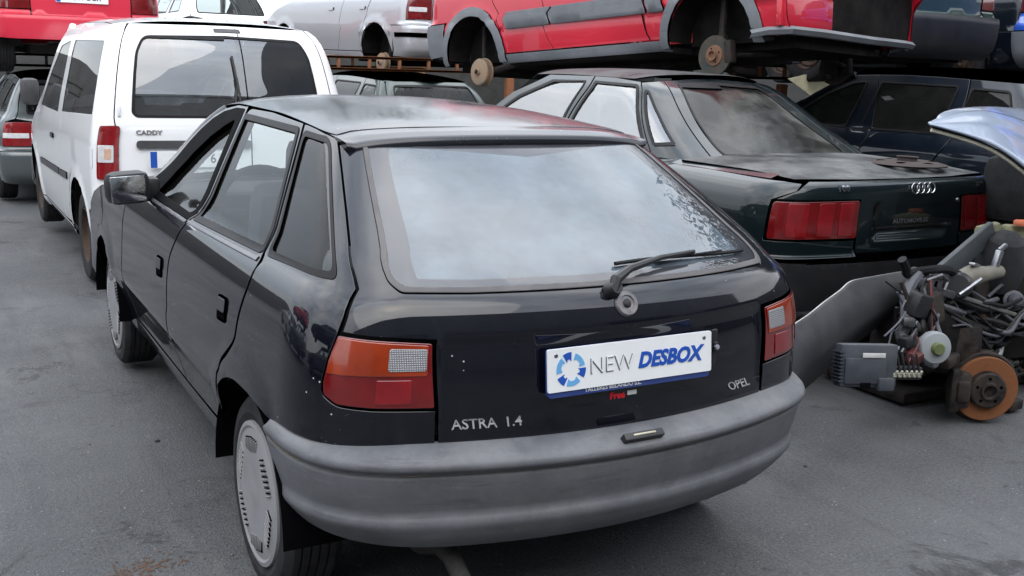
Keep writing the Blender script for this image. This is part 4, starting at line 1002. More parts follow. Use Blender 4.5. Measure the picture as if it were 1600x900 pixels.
    for nm, ol, mm, of in sp.get('lamps', []):
        for mir in (False, True): panel(S, nm, ol, mm, c, mirror=mir, off=of, depth=.015, gap=.001, rnd=.012, h=.04)
    if bm_:
        lo_ = sp.get('bump_lo', .24)
        bh_ = conv(S, [(0, lo_), (.6, lo_), ('y', ya - ra - .02, lo_ + .02), ('y', ya - ra - .02, zbt - .006), (.6, zbt - .006), (0, zbt - .006)])
        B = panel(S, 'rear_bumper', sym(bh_)[:-1], bm_, c, h=h*.6, off=sp.get('bump_off', .012), depth=.03, gap=.002)
        if sp.get('bump_strip'):
            s0, s1 = sp['bump_strip']; panel(S, 'bumper_strip', sym(conv(S, [(0, s0), (.6, s0), ('y', ya - ra - .12, s0), ('y', ya - ra - .12, s1), (.6, s1), (0, s1)]))[:-1], 'black_plastic', B, off=.022, depth=.012, gap=0, h=.05)
    # roof, bonnet, windscreen
    wr = lambda y: -S.base(np.array([S.qy(float(v), float(zr_(v))) for v in np.atleast_1d(y)]), zr_(np.atleast_1d(y)))[:, 0]
    if not open_top:
        y0_, y1_ = sp['roof']; tab = np.linspace(y0_ - .1, y1_ + .1, 40); wt = wr(tab)
        def rF(u, y):
            ww = np.interp(y, tab, wt); return np.stack([u*ww, y, zr_(y) + (zc_(y) - zr_(y))*(1 - np.clip(np.abs(u), 0, 1)**sp.get('rexp', 3.))], -1)
        bwr = sp.get('roof_bow', .1)
        patch('roof', rF, numN(rF), [(-1, y0_ + bwr), (-1, y1_ - .1), (-.5, y1_ - .02), (0, y1_), (.5, y1_ - .02), (1, y1_ - .1), (1, y0_ + bwr), (.5, y0_ + bwr*.25), (0, y0_), (-.5, y0_ + bwr*.25)], sp.get('roofm', pm), c, h=h, depth=.03, gap=0)
        (ta, tz), (ba, bz) = sp['apillar'][0], sp['apillar'][-1]
        wT, wB = float(wr(ta)[0]), float(-S.base(S.qy(ba, bz), bz)[0])
        def wF(u, v):
            b = np.stack([u*wB, ba + .22*(1 - u*u), bz - .01 + 0*u], -1); t_ = np.stack([u*wT, ta + .13*(1 - u*u), tz + (float(zc_(ta)) - tz)*(1 - np.abs(u)**3)], -1)
            return b*(1 - v)[..., None] + t_*v[..., None]
        patch('windscreen', wF, numN(wF), [(-.95, 0), (.95, 0), (.95, 1), (-.95, 1)], sp.get('glass', 'side_glass'), c, h=.1, depth=.004)
        for s_ in (-1, 1):
            mb = MB(); mb.tube([tuple(wF(np.array([s_*.985]), np.array([v]))[0]) for v in np.linspace(0, 1, 7)], .032, 8); mb.build('windscreen_pillar', pm, c)
    ba, bz = sp['apillar'][-1]
    def hF(u, y):
        return np.stack([u*(S.w(.8)*.97 - .06*np.clip((y - ba)/(yend - ba), 0, 1)), y, np.interp(y, [ba, yend - .4, yend], [bz, .83, .70]) + .05*(1 - np.abs(u)**2.4)], -1)
    patch('bonnet', hF, numN(hF), [(-1, ba + .02), (-1, yend), (1, yend), (1, ba + .02)], pm, c, h=.12, depth=.02)
    wd = float(S.w(.6))
    if sp.get('frontlip'):      # bumper skin gone: only its bent lower lip is left, slam panel bare
        lp = MB(); pts = [(-wd - .005, yf + ra + .01, .285), (-wd*.97, yf + ra + .12, .30), (-wd*.90, yend - .05, .30), (-wd*.6, yend + .03, .29), (0, yend + .06, .28), (wd*.6, yend + .03, .29), (wd*.90, yend - .05, .30), (wd*.97, yf + ra + .12, .30), (wd + .005, yf + ra + .01, .285)]
        V_, F_ = [], []
        for (x, y, z) in pts:
            for dx, dz in ((0, .022), (.010, 0), (0, -.028), (-.01, -.032)): V_.append((x*(1 + dx), y + dx*2, z + dz))
        for i in range(len(pts) - 1):
            for j in range(3): F_.append((i*4 + j, (i+1)*4 + j, (i+1)*4 + j + 1, i*4 + j + 1))
        lp.add(V_, F_); lp.build('bumper_lip', 'grey_cladding', c)
        lp = MB(); lp.box((.52, yend - .12, .43), (.60, .05, .22), None, .02); lp.build('lower_front_panel', pm, c); lp = MB(); lp.box((-.12, yend - .15, .60), (1.46, .10, .62), None, .02); lp.build('shaded_slam_panel', 'underbody_dark', c)  # dark box: the bare front's fade into shade is put into its colour
    else:
        fbm = MB(); fbm.box((0, yend - .06, .40), (2*wd*.955, .24, .32), None, .07); fbm.build('front_bumper', bm_ or pm, c)
    if not sp.get('nonose'):
        mb = MB(); mb.box((0, yend - .02, .64), (1.0, .06, .12), None, .02); mb.build('grille', 'black_plastic', c)
        for s_ in (-1, 1): mb = MB(); mb.box((s_*wd*.74, yend - .05, .65), (.32, .12, .14), (0, 0, -s_*.15), .03); mb.build('headlight', 'lamp_clear', c)
    # underside, wheel wells, cabin
    mb = MB(); mb.box(*sbox(-wd*.86, wd*.86, ya + ra + .03, yf - ra - .03, .21, .25)); mb.box(*sbox(-.50, .50, .25, yend - .2, .21, .30)); mb.box(*sbox(-.3, .3, .3, .75, .20, .34), None, .05)
    mb.tube([(-.7, ya, sp.get('hubz', az)), (.7, ya, sp.get('hubz', az))], .035, 8); mb.tube([(.12, .5, .22), (.1, 1.5, .19), (.1, yf - .4, .19)], .03, 8)
    mb.build('underbody', 'underbody_dark', c)
    for s_ in (-1, 1):
        for yy in (ya, yf):
            V_, F_ = [], []; n = 16
            for i in range(n + 1):
                a = PI*i/n
                for xx in (wd - .02, wd - .28): V_.append((s_*xx, yy - (ra + .01)*cos(a), az + (ra + .01)*sin(a)))
            for i in range(n): F_.append((2*i, 2*i + 1, 2*i + 3, 2*i + 2))
            mb = MB(); mb.add(V_, F_); mb.add([(s_*(wd - .28), yy - ra, az - .02), (s_*(wd - .28), yy + ra, az - .02), (s_*(wd - .28), yy + ra, az + ra), (s_*(wd - .28), yy - ra, az + ra)], [(0, 1, 2, 3)])
            mb.build('arch_liner', 'underbody_dark', c)
            hz = sp.get('hubz', az); kind = sp['ends'][0 if yy == ya else 1]
            if kind == 'wheel': wheel(c, (s_*(wd - .125), yy, sp.get('wr', .30)), s_, sp.get('wr', .30), .19, 'steel', sp.get('rim', .185))
            elif kind in ('drum', 'disc'):
                hb = hub(c, (s_*(wd - .09), yy, hz), s_, kind)
                mb = MB()
                if kind == 'drum': mb.tube([(s_*(wd - .17), yy + .02, hz), (s_*(wd - .25), yy + .30, hz + .06)], .03, 8); mb.tube([(s_*(wd - .18), yy - .04, hz), (s_*(wd - .22), yy - .08, hz + .40)], .022, 8)
                else:
                    mb.tube([(s_*(wd - .17), yy, hz + .02), (s_*(wd - .19), yy - .01, hz + .16), (s_*(wd - .23), yy - .02, hz + .55)], [.03, .028, .026], 10)
                    mb.box((s_*(wd - .16), yy, hz + .03), (.06, .12, .22), (.1, 0, 0), .02); mb.tube([(s_*(wd - .16), yy, hz - .08), (s_*(wd - .42), yy + .10, hz - .10)], .025, 8); mb.tube([(s_*(wd - .17), yy + .12, hz), (s_*(wd - .5), yy + .22, hz + .02)], .016, 8)
                    mb.box((s_*(wd - .12), yy + .11, hz + .02), (.07, .07, .16), (.1, 0, 0), .02)
                mb.build('suspension', 'susp_metal', c)
    if not open_top and sp.get('cabin', True):
        mb = MB()
        for s_ in (-1, 1): seat(mb, s_*.36, sp.get('seaty', 1.75)); mb.box((s_*.36, sp.get('seaty', 1.75) - .2, 1.16), (.26, .09, .16), (R(10), 0, 0), .04)
        mb.box((0, sp.get('seaty', 1.75) - .95, .72), (1.2, .15, .55), (R(14), 0, 0), .05); mb.build('seats', 'interior_dark', c)
        mb = MB(); mb.box((0, ba - .35, .80), (1.35, .4, .26), None, .05); mb.build('dashboard', 'interior_dark', c)
        def lF(u, y): p = rF(u, y); p[..., 2] -= .035; p[..., 0] *= .97; return p
        patch('headlining', lF, numN(lF), [(-1, y0_ + .15), (-1, y1_ - .15), (1, y1_ - .15), (1, y0_ + .15)], 'seat_fabric', c, h=.2, depth=.003)
    return c, T
def on_shell(S, x0, z0, off=0.):
    def fn(a, b, hgt):
        z = z0 + b; q = np.array([S.qx(x0 + a, float(z))]); z = np.array([z]); return (S.P(q, z) + S.N(q, z)*(off + hgt))[0]
    return fn
def spanish_plate(parent, S, x0, z0, txt, off=.006):
    f_ = on_shell(S, x0, z0, off)
    base = [f_(a, b, 0) for a, b in ((-.26, 0), (.26, 0))]
    yy = min(base[0][1], base[1][1], f_(0, 0, 0)[1]) - .006
    fn = lambda x_, z_, d_: (lambda a, b, hgt: (x0 + x_ + a, yy - d_ - hgt, z0 + z_ + b))
    mb = MB(); mb.prism(rect(.52, .11), .004, lambda a, b, d: fn(0, 0, 0)(a, b, d)); p_ = mb.build('number_plate', 'white_plate', parent)
    mb = MB(); mb.prism(rect(.042, .104, .003), .001, lambda a, b, d: fn(-.235, 0, .004)(a, b, d)); mb.build('blue_band', 'plate_blue', p_)
    if txt: text('plate_characters', txt, .085, 'black_plastic', p_, fn(.025, 0, .0042), .001, .001, sx=.92)
    return p_
HATCH_SPEC = dict(axles=(.80, 3.33), ql=.60, yend=4.0, doors=[(.98, 1.80), (1.80, 2.72)], pillar=[(.80, 1.372), (.74, 1.25), (.70, 1.12), (.66, 1.0), (.64, .955)], qrear=[(.62, .92), (.60, .66)],
    zr=Curve([(.4,1.365),(.9,1.385),(1.5,1.40),(2.0,1.385),(2.2,1.36)]), zc=Curve([(.35,1.40),(.9,1.445),(1.5,1.465),(2.0,1.45),(2.3,1.42)]), yquarter=.50, roof=(.42, 2.15), roof_bow=.05,
    apillar=[(2.02, 1.38), (2.2, 1.30), (2.45, 1.15), (2.74, .955)],
    wins=[([(.93, 1.33), (.62, 1.32), (.45, 1.02), (.93, 1.0)], 0), ([(1.74, 1.345), (1.03, 1.34), (1.03, 1.0), (1.74, .99)], 1), ([(1.86, 1.345), (2.0, 1.33), (2.2, 1.24), (2.5, 1.04), (2.54, .985), (1.86, .99)], 2)],
    rear=dict(half=[(0, .60), (.595, .60), (.595, .66), (.615, .92), (.635, .955), (.655, 1.0), (.69, 1.12), (.73, 1.25), (.78, 1.37), (0, 1.375)], glass=[(0, 1.0), (.56, 1.0), (.60, 1.12), (.63, 1.25), (.655, 1.33), (0, 1.34)]),
    lamps=[('tail_lamp', [(.60, .66), (.615, .92), (.80, .90), (.82, .66)], 'lamp_red', .006)], ends=('wheel', 'wheel'))
HATCH_SPEC['rear']['half'] = [(0, .60), (.44, .60), (.44, .66), (.45, .925), (.635, .955)] + HATCH_SPEC['rear']['half'][5:]
HATCH_SPEC['lamps'] = [('tail_lamp', [(.447, .665), (.457, .918), (.745, .91), (.765, .665)], 'lamp_red', .006)]
HATCH_SPEC['qrear'] = [(.75, .92), (.77, .658), (.447, .655), (.447, .60)]
HATCH_SPEC['ql'] = .447
def spec(**k):
    d = dict(HATCH_SPEC); d['rear'] = dict(HATCH_SPEC['rear']); d.update(k); return d
# ------------------------------------------------------------------ white van
van_spec = dict(axles=(.79, 3.53), ra=.385, az=.34, sill=.31, belt=1.10, h=.05, ql=.60, yend=4.30, doors=[(1.72, 2.98)], yquarter=.52, bump_top=.56, bumper='dark_trim', bump_off=.004,
    pillar=[(.70, 1.775), (.665, 1.72), (.65, 1.45), (.62, 1.18)], qrear=[(.60, 1.12), (.60, .60)],
    zr=Curve([(.4,1.765),(.9,1.785),(1.6,1.79),(2.2,1.765),(2.5,1.72)]), zc=Curve([(.30,1.80),(.9,1.835),(1.6,1.84),(2.2,1.82),(2.6,1.77)]), roof=(.33, 2.45), roof_bow=.07, rexp=3.4,
    apillar=[(2.25, 1.76), (2.45, 1.62), (2.75, 1.32), (3.05, 1.06)],
    wins=[([(1.25, 1.66), (.36, 1.66), (.30, 1.19), (1.25, 1.16)], 0), ([(1.80, 1.65), (2.25, 1.61), (2.55, 1.40), (2.86, 1.11), (1.80, 1.115)], 1)],
    rear=dict(name='rear_doors', half=[(0, .565), (.596, .565), (.596, 1.12), (.615, 1.18), (.645, 1.45), (.66, 1.72), (.68, 1.775), (0, 1.785)], glass=[(.0, 1.18), (.50, 1.18), (.525, 1.21), (.54, 1.45), (.545, 1.60), (.52, 1.70), (.0, 1.715)], gm='van_glass'),
    lamps=[], ends=('wheel', 'wheel'), wr=.315, rim=.19, sillm='white_paint', glass='van_glass', handle=.98, nohandle=True, frames=False, seaty=2.0, trim='dark_trim')
van_spec['wins'][0] = ([(1.60, 1.655), (.36, 1.655), (.27, 1.19), (1.62, 1.13)], 0)
van, vt = generic('van', 'white panel van with dark rear windows and mud-worn wheels, beyond the black hatchback', 'van', VAN, 'white_paint', (.25, 4.95, -.095), .011, van_spec)
for mir in (False, True):
    lampo = [(.575, 1.130), (.575, .79), (.77, .785), (.75, 1.125)]
    l0 = panel(VAN, 'tail_lamp', lampo, 'lamp_red_bright', van, mirror=mir, off=.016, depth=.02, gap=0, rnd=.025, h=.04)
    panel(VAN, 'clear_lens', [(.60, 1.005), (.60, .895), (.745, .895), (.745, 1.005)], 'lamp_clear', l0, mirror=mir, off=.020, depth=.004, gap=0, rnd=.01, h=.04)
    panel(VAN, 'amber_lens', [(.62, .985), (.62, .915), (.68, .915), (.68, .985)], 'lamp_amber_pale', l0, mirror=mir, off=.021, depth=.002, gap=0, rnd=.01, h=.04)
panel(VAN, 'door_gap', [(-.098, .57), (-.104, .57), (-.104, 1.77), (-.098, 1.77)], 'dark_void', vt, off=.0015, depth=.002, gap=0, h=.05)
panel(VAN, 'dark_reflection', [(-.135, 1.195), (-.50, 1.195), (-.525, 1.22), (-.538, 1.45), (-.543, 1.60), (-.518, 1.695), (-.30, 1.70), (-.23, 1.62), (-.20, 1.45), (-.23, 1.34), (-.16, 1.32)], 'van_reflection_dark', vt, off=.001, depth=.001, gap=0, h=.05, rnd=.05)  # dark reflection in the right glass, put in as a dark overlay
panel(VAN, 'door_post', [(-.075, 1.19), (-.125, 1.19), (-.125, 1.70), (-.075, 1.70)], 'van_post', vt, off=-.012, depth=.01, gap=0, h=.05)
panel(VAN, 'handle_strip', [(.49, .985), (-.10, .985), (-.10, 1.035), (.49, 1.035)], 'dark_trim', vt, off=.022, depth=.022, gap=0, rnd=.02, h=.04)
for q_ in (.56,):
    for z_ in (1.22, .72):
        mb = MB(); p_ = VAN.P(np.array([q_ + .03]), np.array([z_]), .006)[0]; mb.box(p_, (.02, .02, .07), None, .005); mb.build('hinge', 'white_paint', vt)
panel(VAN, 'brake_light', [(.06, 1.735), (-.13, 1.735), (-.13, 1.76), (.06, 1.76)], 'dark_trim', vt, off=.004, depth=.004, gap=0, rnd=.008, h=.04)
text('van_lettering', 'CADDY', .040, 'steel_grey', vt, on_shell(VAN, -.535, 1.085, .003), .003, .0012, sx=1.15)
spanish_plate(van, VAN, -.285, .915, '5 8 4 7 6', .006)
panel(VAN, 'fuel_flap', Y((.20, .85), (.33, .85), (.33, .98), (.20, .98)), 'white_paint', van, off=.002, depth=.004, gap=0, rnd=.02, h=.04)
panel(VAN, 'side_moulding', Y((1.30, .655), (1.70, .64), (1.70, .69), (1.30, .705)), 'dark_trim', van, off=.010, depth=.01, gap=0, rnd=.01, h=.05)
panel(VAN, 'side_moulding', Y((1.74, .64), (2.96, .61), (2.96, .66), (1.74, .69)), 'dark_trim', van, off=.010, depth=.01, gap=0, rnd=.01, h=.05)
panel(VAN, 'door_handle', Y((1.98, .90), (2.13, .90), (2.13, .935), (1.98, .935)), 'dark_trim', van, off=.014, depth=.014, gap=0, rnd=.01, h=.05)
mb = MB(); wv = lambda x, z, o: VAN.P(np.array([VAN.qx(x, z)]), np.array([z]), o)[0]
mb.tube([wv(.05, 1.17, .03), wv(.055, 1.30, .035), wv(.045, 1.44, .03)], [.014, .009, .006], 6); mb.tube([wv(.02, 1.22, .014), wv(.05, 1.40, .016), wv(.03, 1.58, .014)], .008, 6); mb.build('wiper', 'black_plastic', vt)
mb = MB(); mb.box((-.96, 2.86, 1.22), (.14, .12, .22), (0, 0, .2), .04); mb.build('door_mirror', 'dark_trim', van)
# dark things seen through the back window: wheel, box, frame
mb = MB(); mb.lathe([(.10, -.07), (.19, -.08), (.28, -.085), (.31, -.05), (.31, .05), (.28, .085), (.19, .08), (.10, .07)], (.52, .75, 1.42), (.25, 1, .1), 40, closed=True); mb.build('spare_tyre', 'tyre_rubber', van)
mb = MB(); mb.box((.30, .70, 1.06), (.9, .5, .35), None, .03); mb.build('cargo_box', 'interior_dark', van)
# ------------------------------------------------------------------ dark green saloon (no bumper skin), dusty roof and lid
AX, AY, AZ = 2.655, 1.372, .055
sal = empty('saloon_car', 'dark green four-door saloon under the red cladded car, dusty boot lid, wide red tail lamps', 'car', (AX, AY, AZ), .003, 0, 0)
S = SALOON
SP_ = 'saloon_paint'
for mir in (False, True):
    arch = [(1.05 - .36*cos(a), .30 + .345*sin(a)) for a in np.linspace(0, PI, 13)]
    qo = Y((2.0, .972), (1.3, .976), (.80, .978)) + [(.78, .972), (.70, .968), (.690, .93), (.79, .885), (.80, .70), (.62, .695), (.62, .62), (.84, .62)] + Y((.66, .615), *arch, (1.62, .30), (1.60, .60), (1.66, .75), (1.80, .97))[:-1]
    qo = Y((1.78, .972), (1.3, .976), (.80, .978)) + [(.80, .972), (.70, .965), (.690, .93), (.79, .888), (.80, .70), (.34, .695), (.34, .618), (.84, .618)] + Y((.66, .615), *arch, (1.50, .30), (1.50, .50), (1.60, .66), (1.70, .80))
    pq = panel(S, 'rear_quarter', qo, SP_, sal, mirror=mir, h=.04)
    for i, (a, b) in enumerate(((1.79, 2.62), (2.63, 3.50))):
        ol = Y((a, .972), (b, .970), (b, .30), (a, .30)) if i else Y((a, .972), (b, .970), (b, .30), (1.51, .30), (1.51, .50), (1.61, .66), (1.71, .80))
        dd = panel(S, 'rear_door' if i == 0 else 'front_door', ol, SP_, sal, mirror=mir, h=.05)
        panel(S, 'door_handle', Y((a + .06, .83), (a + .22, .83), (a + .22, .87), (a + .06, .87)), SP_, dd, mirror=mir, off=.014, depth=.014, gap=0, rnd=.012, h=.05)
    af = [(3.74 - .35*cos(a), .30 + .345*sin(a)) for a in np.linspace(.0, PI, 13)][:-1]
    panel(S, 'front_fender', Y((3.51, .968), (3.51, .66), *af[6:], (4.6, .30), (4.72, .68), (4.2, .84)), SP_, sal, mirror=mir, h=.06)
    panel(S, 'sill', Y((1.42, .22), (3.38, .22), (3.38, .295), (1.42, .295)), 'black_plastic', sal, mirror=mir, h=.06)
    lo = [(.336, .885), (.336, .705), (.785, .708), (.775, .882)]
    l0 = panel(S, 'tail_lamp', lo, 'lamp_red', sal, mirror=mir, off=.006, depth=.02, gap=.001, rnd=.015, h=.03)
    for (a, b, m_) in ((.60, .70, 'lamp_red_bright'), (.47, .55, 'lamp_red_bright'), (.365, .44, 'lamp_red_bright')):
        panel(S, 'lamp_segment', [(a, .875), (a, .718), (b, .718), (b, .875)], m_, l0, mirror=mir, off=.0085, depth=.003, gap=0, rnd=.01, h=.03)
# boot: back face and lid
gate = panel(S, 'boot_back', sym([(0, .63), (.332, .63), (.332, .888), (.77, .892), (.685, .935), (.68, .975), (0, .978)])[:-1], SP_, sal, h=.03)
def lidF(u, y):
    wl = .66 + .06*np.clip((y - .15)/.8, 0, 1); return np.stack([u*wl, y, .978 + (.030*(1 - np.abs(u)**2.5) + .018)*sstep(.10, .55, y)], -1)
lid = patch('boot_lid', lidF, numN(lidF), [(-1, .20), (-.5, .130), (0, .112), (.5, .130), (1, .20), (1, .98), (.5, .93), (0, .90), (-.5, .93), (-1, .98)], 'dusty_dark', sal, h=.05, depth=.03)
def shoF(u, y):
    return np.stack([u, y, .985 + 0*u], -1)
for s_ in (-1, 1):
    mb = MB(); V_, F_ = [], []; ysx = np.linspace(.30, 3.4, 24)
    for yy in ysx:
        x0 = -S.base(S.qy(float(yy), .978), .978)[0]; x1 = .655 + .05*min(1, max(0, yy - .15)/.8) - .004
        V_ += [(s_*(x0 + .004), yy, .974), (s_*x1, yy, .992)]
    for i in range(len(ysx) - 1): F_.append((2*i, 2*i + 1, 2*i + 3, 2*i + 2))
    mb.add(V_, F_); mb.build('shoulder', SP_, sal)
ST = SALOON_TOP
zrs = Curve([(1.45,1.382),(1.8,1.394),(2.4,1.398),(2.9,1.385),(3.1,1.36)]); zcs = Curve([(1.40,1.405),(1.8,1.435),(2.4,1.445),(2.9,1.43),(3.2,1.40)])
DV = lambda z, o=0.: (.75 + (1.36 - z)*.55 + o, z)   # rear edge of the rear door, in surface coordinates
wq = [DV(1.33, -.012), (.722, 1.335), (.722, 1.2), (.735, 1.055), DV(1.04, -.03)]
wr_ = Y((2.12, 1.368)) + [DV(1.362, .022), DV(1.2, .022), DV(1.035, .022)] + Y((2.14, 1.02))
wf_ = Y((2.21, 1.366), (2.60, 1.358), (2.92, 1.24), (3.24, 1.02), (2.21, 1.02))
for mir in (False, True):
    a_ = panel(ST, 'side_frame', [DV(1.375), (.60, 1.388), (.60, 1.2), (.60, 1.05), (.60, .985), DV(.985), DV(1.1), DV(1.25)], SP_, sal, holes=[wq], mirror=mir, h=.04, hr=.015)
    b_ = panel(ST, 'rear_window_frame', Y((2.165, float(zrs(2.16))), (1.95, float(zrs(1.95)))) + [DV(1.378, .002), DV(1.25, .002), DV(1.1, .002), DV(.985, .002)] + Y((2.175, .985)), SP_, sal, holes=[wr_], mirror=mir, h=.05, hr=.015)
    c_2 = panel(ST, 'front_window_frame', Y((2.17, float(zrs(2.17))), (2.7, 1.390), (3.02, 1.26), (3.38, .985), (2.18, .985)), SP_, sal, holes=[wf_], mirror=mir, h=.05, hr=.015)
    for w_, p_ in ((wq, a_), (wr_, b_), (wf_, c_2)):
        panel(ST, 'window', w_, 'saloon_glass', p_, mirror=mir, off=-.004, depth=.002, gap=-.004, h=.06, rnd=.02)
        frame_ring(ST, 'window_seal', w_, .016, 'black_rubber', p_, mirror=mir, rnd=.02, off=.003, h=.08)
rgh = [(0, 1.0), (.50, 1.0), (.52, 1.05), (.51, 1.2), (.48, 1.37), (0, 1.385)]
fr_ = panel(ST, 'rear_window_surround', sym([(0, .985), (.596, .985), (.596, 1.2), (.596, 1.388), (0, 1.41)])[:-1], SP_, sal, holes=[sym(rgh)[:-1]], h=.04, hr=.03)
panel(ST, 'rear_window', sym(rgh)[:-1], 'dusty_glass', fr_, off=-.003, depth=.002, gap=-.006, h=.06, rnd=.03)
frame_ring(ST, 'window_seal', sym(rgh)[:-1], .018, 'black_rubber', fr_, rnd=.03, off=.003, h=.08)
tb = np.linspace(1.3, 3.2, 40); wtb = -ST.base(np.array([ST.qy(float(v), float(zrs(v))) for v in tb]), zrs(tb))[:, 0]
def sroof(u, y): return np.stack([u*np.interp(y, tb, wtb), y, zrs(y) + (zcs(y) - zrs(y))*(1 - np.clip(np.abs(u), 0, 1)**3)], -1)
patch('roof', sroof, numN(sroof), [(-1, 1.78), (-1, 2.85), (0, 2.98), (1, 2.85), (1, 1.78), (.5, 1.70), (0, 1.67), (-.5, 1.70)], 'dusty_roof', sal, h=.06, depth=.01, gap=-.004)
def sws(u, v):
    b = np.stack([u*.73, 3.62 - .22*u*u, .985 + 0*u], -1); t_ = np.stack([u*.52, 2.98 - .13*u*u, 1.43 - .04*np.abs(u)**3], -1); return b*(1 - v)[..., None] + t_*v[..., None]
patch('windscreen', sws, numN(sws), [(-.96, 0), (.96, 0), (.96, 1), (-.96, 1)], 'saloon_glass', sal, h=.1, depth=.004)
def shood(u, y): return np.stack([u*.80, y, np.interp(y, [3.4, 4.3, 4.75], [.985, .86, .72]) + .04*(1 - np.abs(u)**2.4)], -1)
patch('bonnet', shood, numN(shood), [(-1, 3.42), (-1, 4.72), (1, 4.72), (1, 3.42)], SP_, sal, h=.12)
mb = MB(); mb.box((0, 4.68, .45), (1.66, .25, .36), None, .07); mb.build('front_bumper', 'black_plastic', sal)
bb = panel(S, 'rear_bumper_beam', sym(conv(S, [(0, .34), (.6, .34), ('y', .62, .36), ('y', .62, .60), (.6, .605), (0, .605)]))[:-1], 'black_plastic', sal, off=-.03, depth=.03, h=.04)
mb = MB(); mb.box(*sbox(-.30, -.22, .02, .10, .40, .50), None, .01); mb.box(*sbox(-.02, .06, .02, .08, .38, .47), None, .01); mb.box(*sbox(-.26, .03, .07, .10, .42, .45)); mb.build('tow_bracket', 'susp_metal', bb)
mb = MB(); mb.box(*sbox(-.26, .28, .075, .085, .745, .89)); rc = mb.build('plate_recess', 'dark_void', gate)
panel(S, 'recess_ledge', [(.255, .752), (-.27, .752), (-.27, .738), (.255, .738)], 'chrome_dark', gate, off=.004, depth=.006, gap=0, h=.04)
text('dealer_lettering', 'AUTOMOVILES', .030, 'faint_letter', gate, on_shell(S, .0, .775, .004), .001, .0005, sx=1.25)
text('model_lettering', '100', .036, 'chrome_dull', gate, on_shell(S, -.455, .940, .002), .003, .0012, sx=1.3)
text('version_lettering', '2.8 E', .030, 'chrome_dark', gate, on_shell(S, .525, .935, .002), .003, .0008, sx=1.1)
for k in range(4):
    rx_ = -.004 + k*.0385; yr_ = float(on_shell(S, rx_, .925, .006)(0, 0, 0)[1]); mb = MB()
    mb.tube([(rx_ + .0255*cos(a), yr_ + .12*.0255*sin(a), .934 + .0255*sin(a)) for a in np.linspace(0, 2*PI, 33)], .0034, 8, caps=False); mb.build('badge_ring', 'chrome_bright', gate)
mb = MB(); mb.lathe([(0, .01), (.010, .01), (.012, 0)], on_shell(S, .33, .865, 0)(0, 0, 0), (0, -1, 0), 16); mb.build('lock_barrel', 'chrome_dull', gate)
for s_ in (-1, 1):
    for yy in (1.05, 3.74): wheel(sal, (s_*.76, yy, .30), s_, .305, .19, 'steel', .19)
mb = MB(); mb.box(*sbox(-.70, .70, 1.4, 3.4, .24, .30)); mb.box(*sbox(-.50, .50, .45, 4.4, .26, .30)); mb.box(*sbox(-.66, .66, .20, .95, .36, .93)); mb.box(*sbox(-.70, .70, 3.5, 4.4, .30, .80)); mb.build('underbody', 'underbody_dark', sal)
mb = MB()
for s_ in (-1, 1): seat(mb, s_*.37, 2.3); mb.box((s_*.37, 2.08, 1.16), (.26, .09, .16), (R(10), 0, 0), .04); mb.box((s_*.37, 1.28, 1.02), (.26, .10, .14), None, .04)
mb.box((0, 1.40, .72), (1.3, .16, .5), (R(14), 0, 0), .05); mb.box((0, 1.08, .95), (1.3, .5, .03), None, .01); mb.box((0, 3.2, .86), (1.4, .4, .2), None, .05); mb.build('seats', 'interior_dark', sal)
# rusty disc shield lying on the boot lid
sh = empty('backing_plate', 'rusty round brake backing plate lying on the dusty boot lid of the green saloon', 'car part', (AX + .30, AY + .38, 1.075), .5)
mb = MB(); ring = [(.205*cos(a), .205*sin(a)) for a in np.linspace(0, 2*PI, 48, endpoint=False)]
def flat(u, v): return np.stack([u, v, .012 - .25*np.clip(np.hypot(u, v) - .15, 0, 1)], -1)
hl = [[(.135*cos(a0) + .030*cos(a), .135*sin(a0) + .026*sin(a)) for a in np.linspace(0, 2*PI, 12, endpoint=False)] for a0 in np.linspace(0, 2*PI, 6, endpoint=False)] + [[(.05*cos(a), .05*sin(a)) for a in np.linspace(0, 2*PI, 20, endpoint=False)]]
patch('pierced_disc', flat, numN(flat), ring, 'rusty_dark', sh, holes=hl, h=.02, depth=.006, gap=0)
mb = MB(); mb.lathe([(.055, -.008), (.05, .0), (.05, .03), (.058, .034)], (0, 0, 0), (0, 0, 1), 24); mb.build('centre_collar', 'rusty_dark', sh)
# ------------------------------------------------------------------ stacked cars
def scar(*a, **k): return generic(*a, **k)
stack = 'cars stacked on the upper level of the storage rack'
red, _ = scar('stacked_car', 'red hatchback with grey plastic cladding and no wheels, stacked above the green saloon', 'car', HATCH, 'red_paint', (3.244, 7.073, 1.154), -2.932,
    spec(ends=('drum', 'disc'), hubz=.17, clad='grey_cladding', moulding=(.50, .625, .02), mm='grey_cladding', sillm='grey_cladding', bumper='grey_cladding', h=.05, doors=[(1.06, 1.80), (1.80, 2.80)], nohandle=True, ra=.35, bump_lo=.30, cabin=False, frontlip=True, nonose=True), rx=.077, ry=-.034, group=stack)
silver, st = scar('stacked_car', 'silver estate car without wheels, stacked behind the red cladded car', 'car', HATCH, 'silver_paint', (4.10, 9.1, 1.257), .123,
    spec(ends=('drum', 'drum'), hubz=.17, bumper='silver_paint', sillm='silver_paint', bump_strip=(.47, .52), h=.05, nohandle=False, hm='silver_paint', cabin=False, ra=.35, moulding=None), group=stack)
for mir in (False, True):
    panel(HATCH, 'lamp_band', [(.50, .80), (.50, .75), (.72, .75), (.72, .80)], 'lamp_clear', st, mirror=mir, off=.010, depth=.004, gap=0, rnd=.01, h=.05)
redtl, rt_ = scar('stacked_car', 'red hatchback with wheels and white plate, stacked above the grey saloon at far left', 'car', HATCH, 'red_paint_old', (.02, 10.1, 1.20), .03,
    spec(bumper='red_paint_old', ends=('wheel', 'wheel'), cabin=False, bump_lo=.36), group=stack)
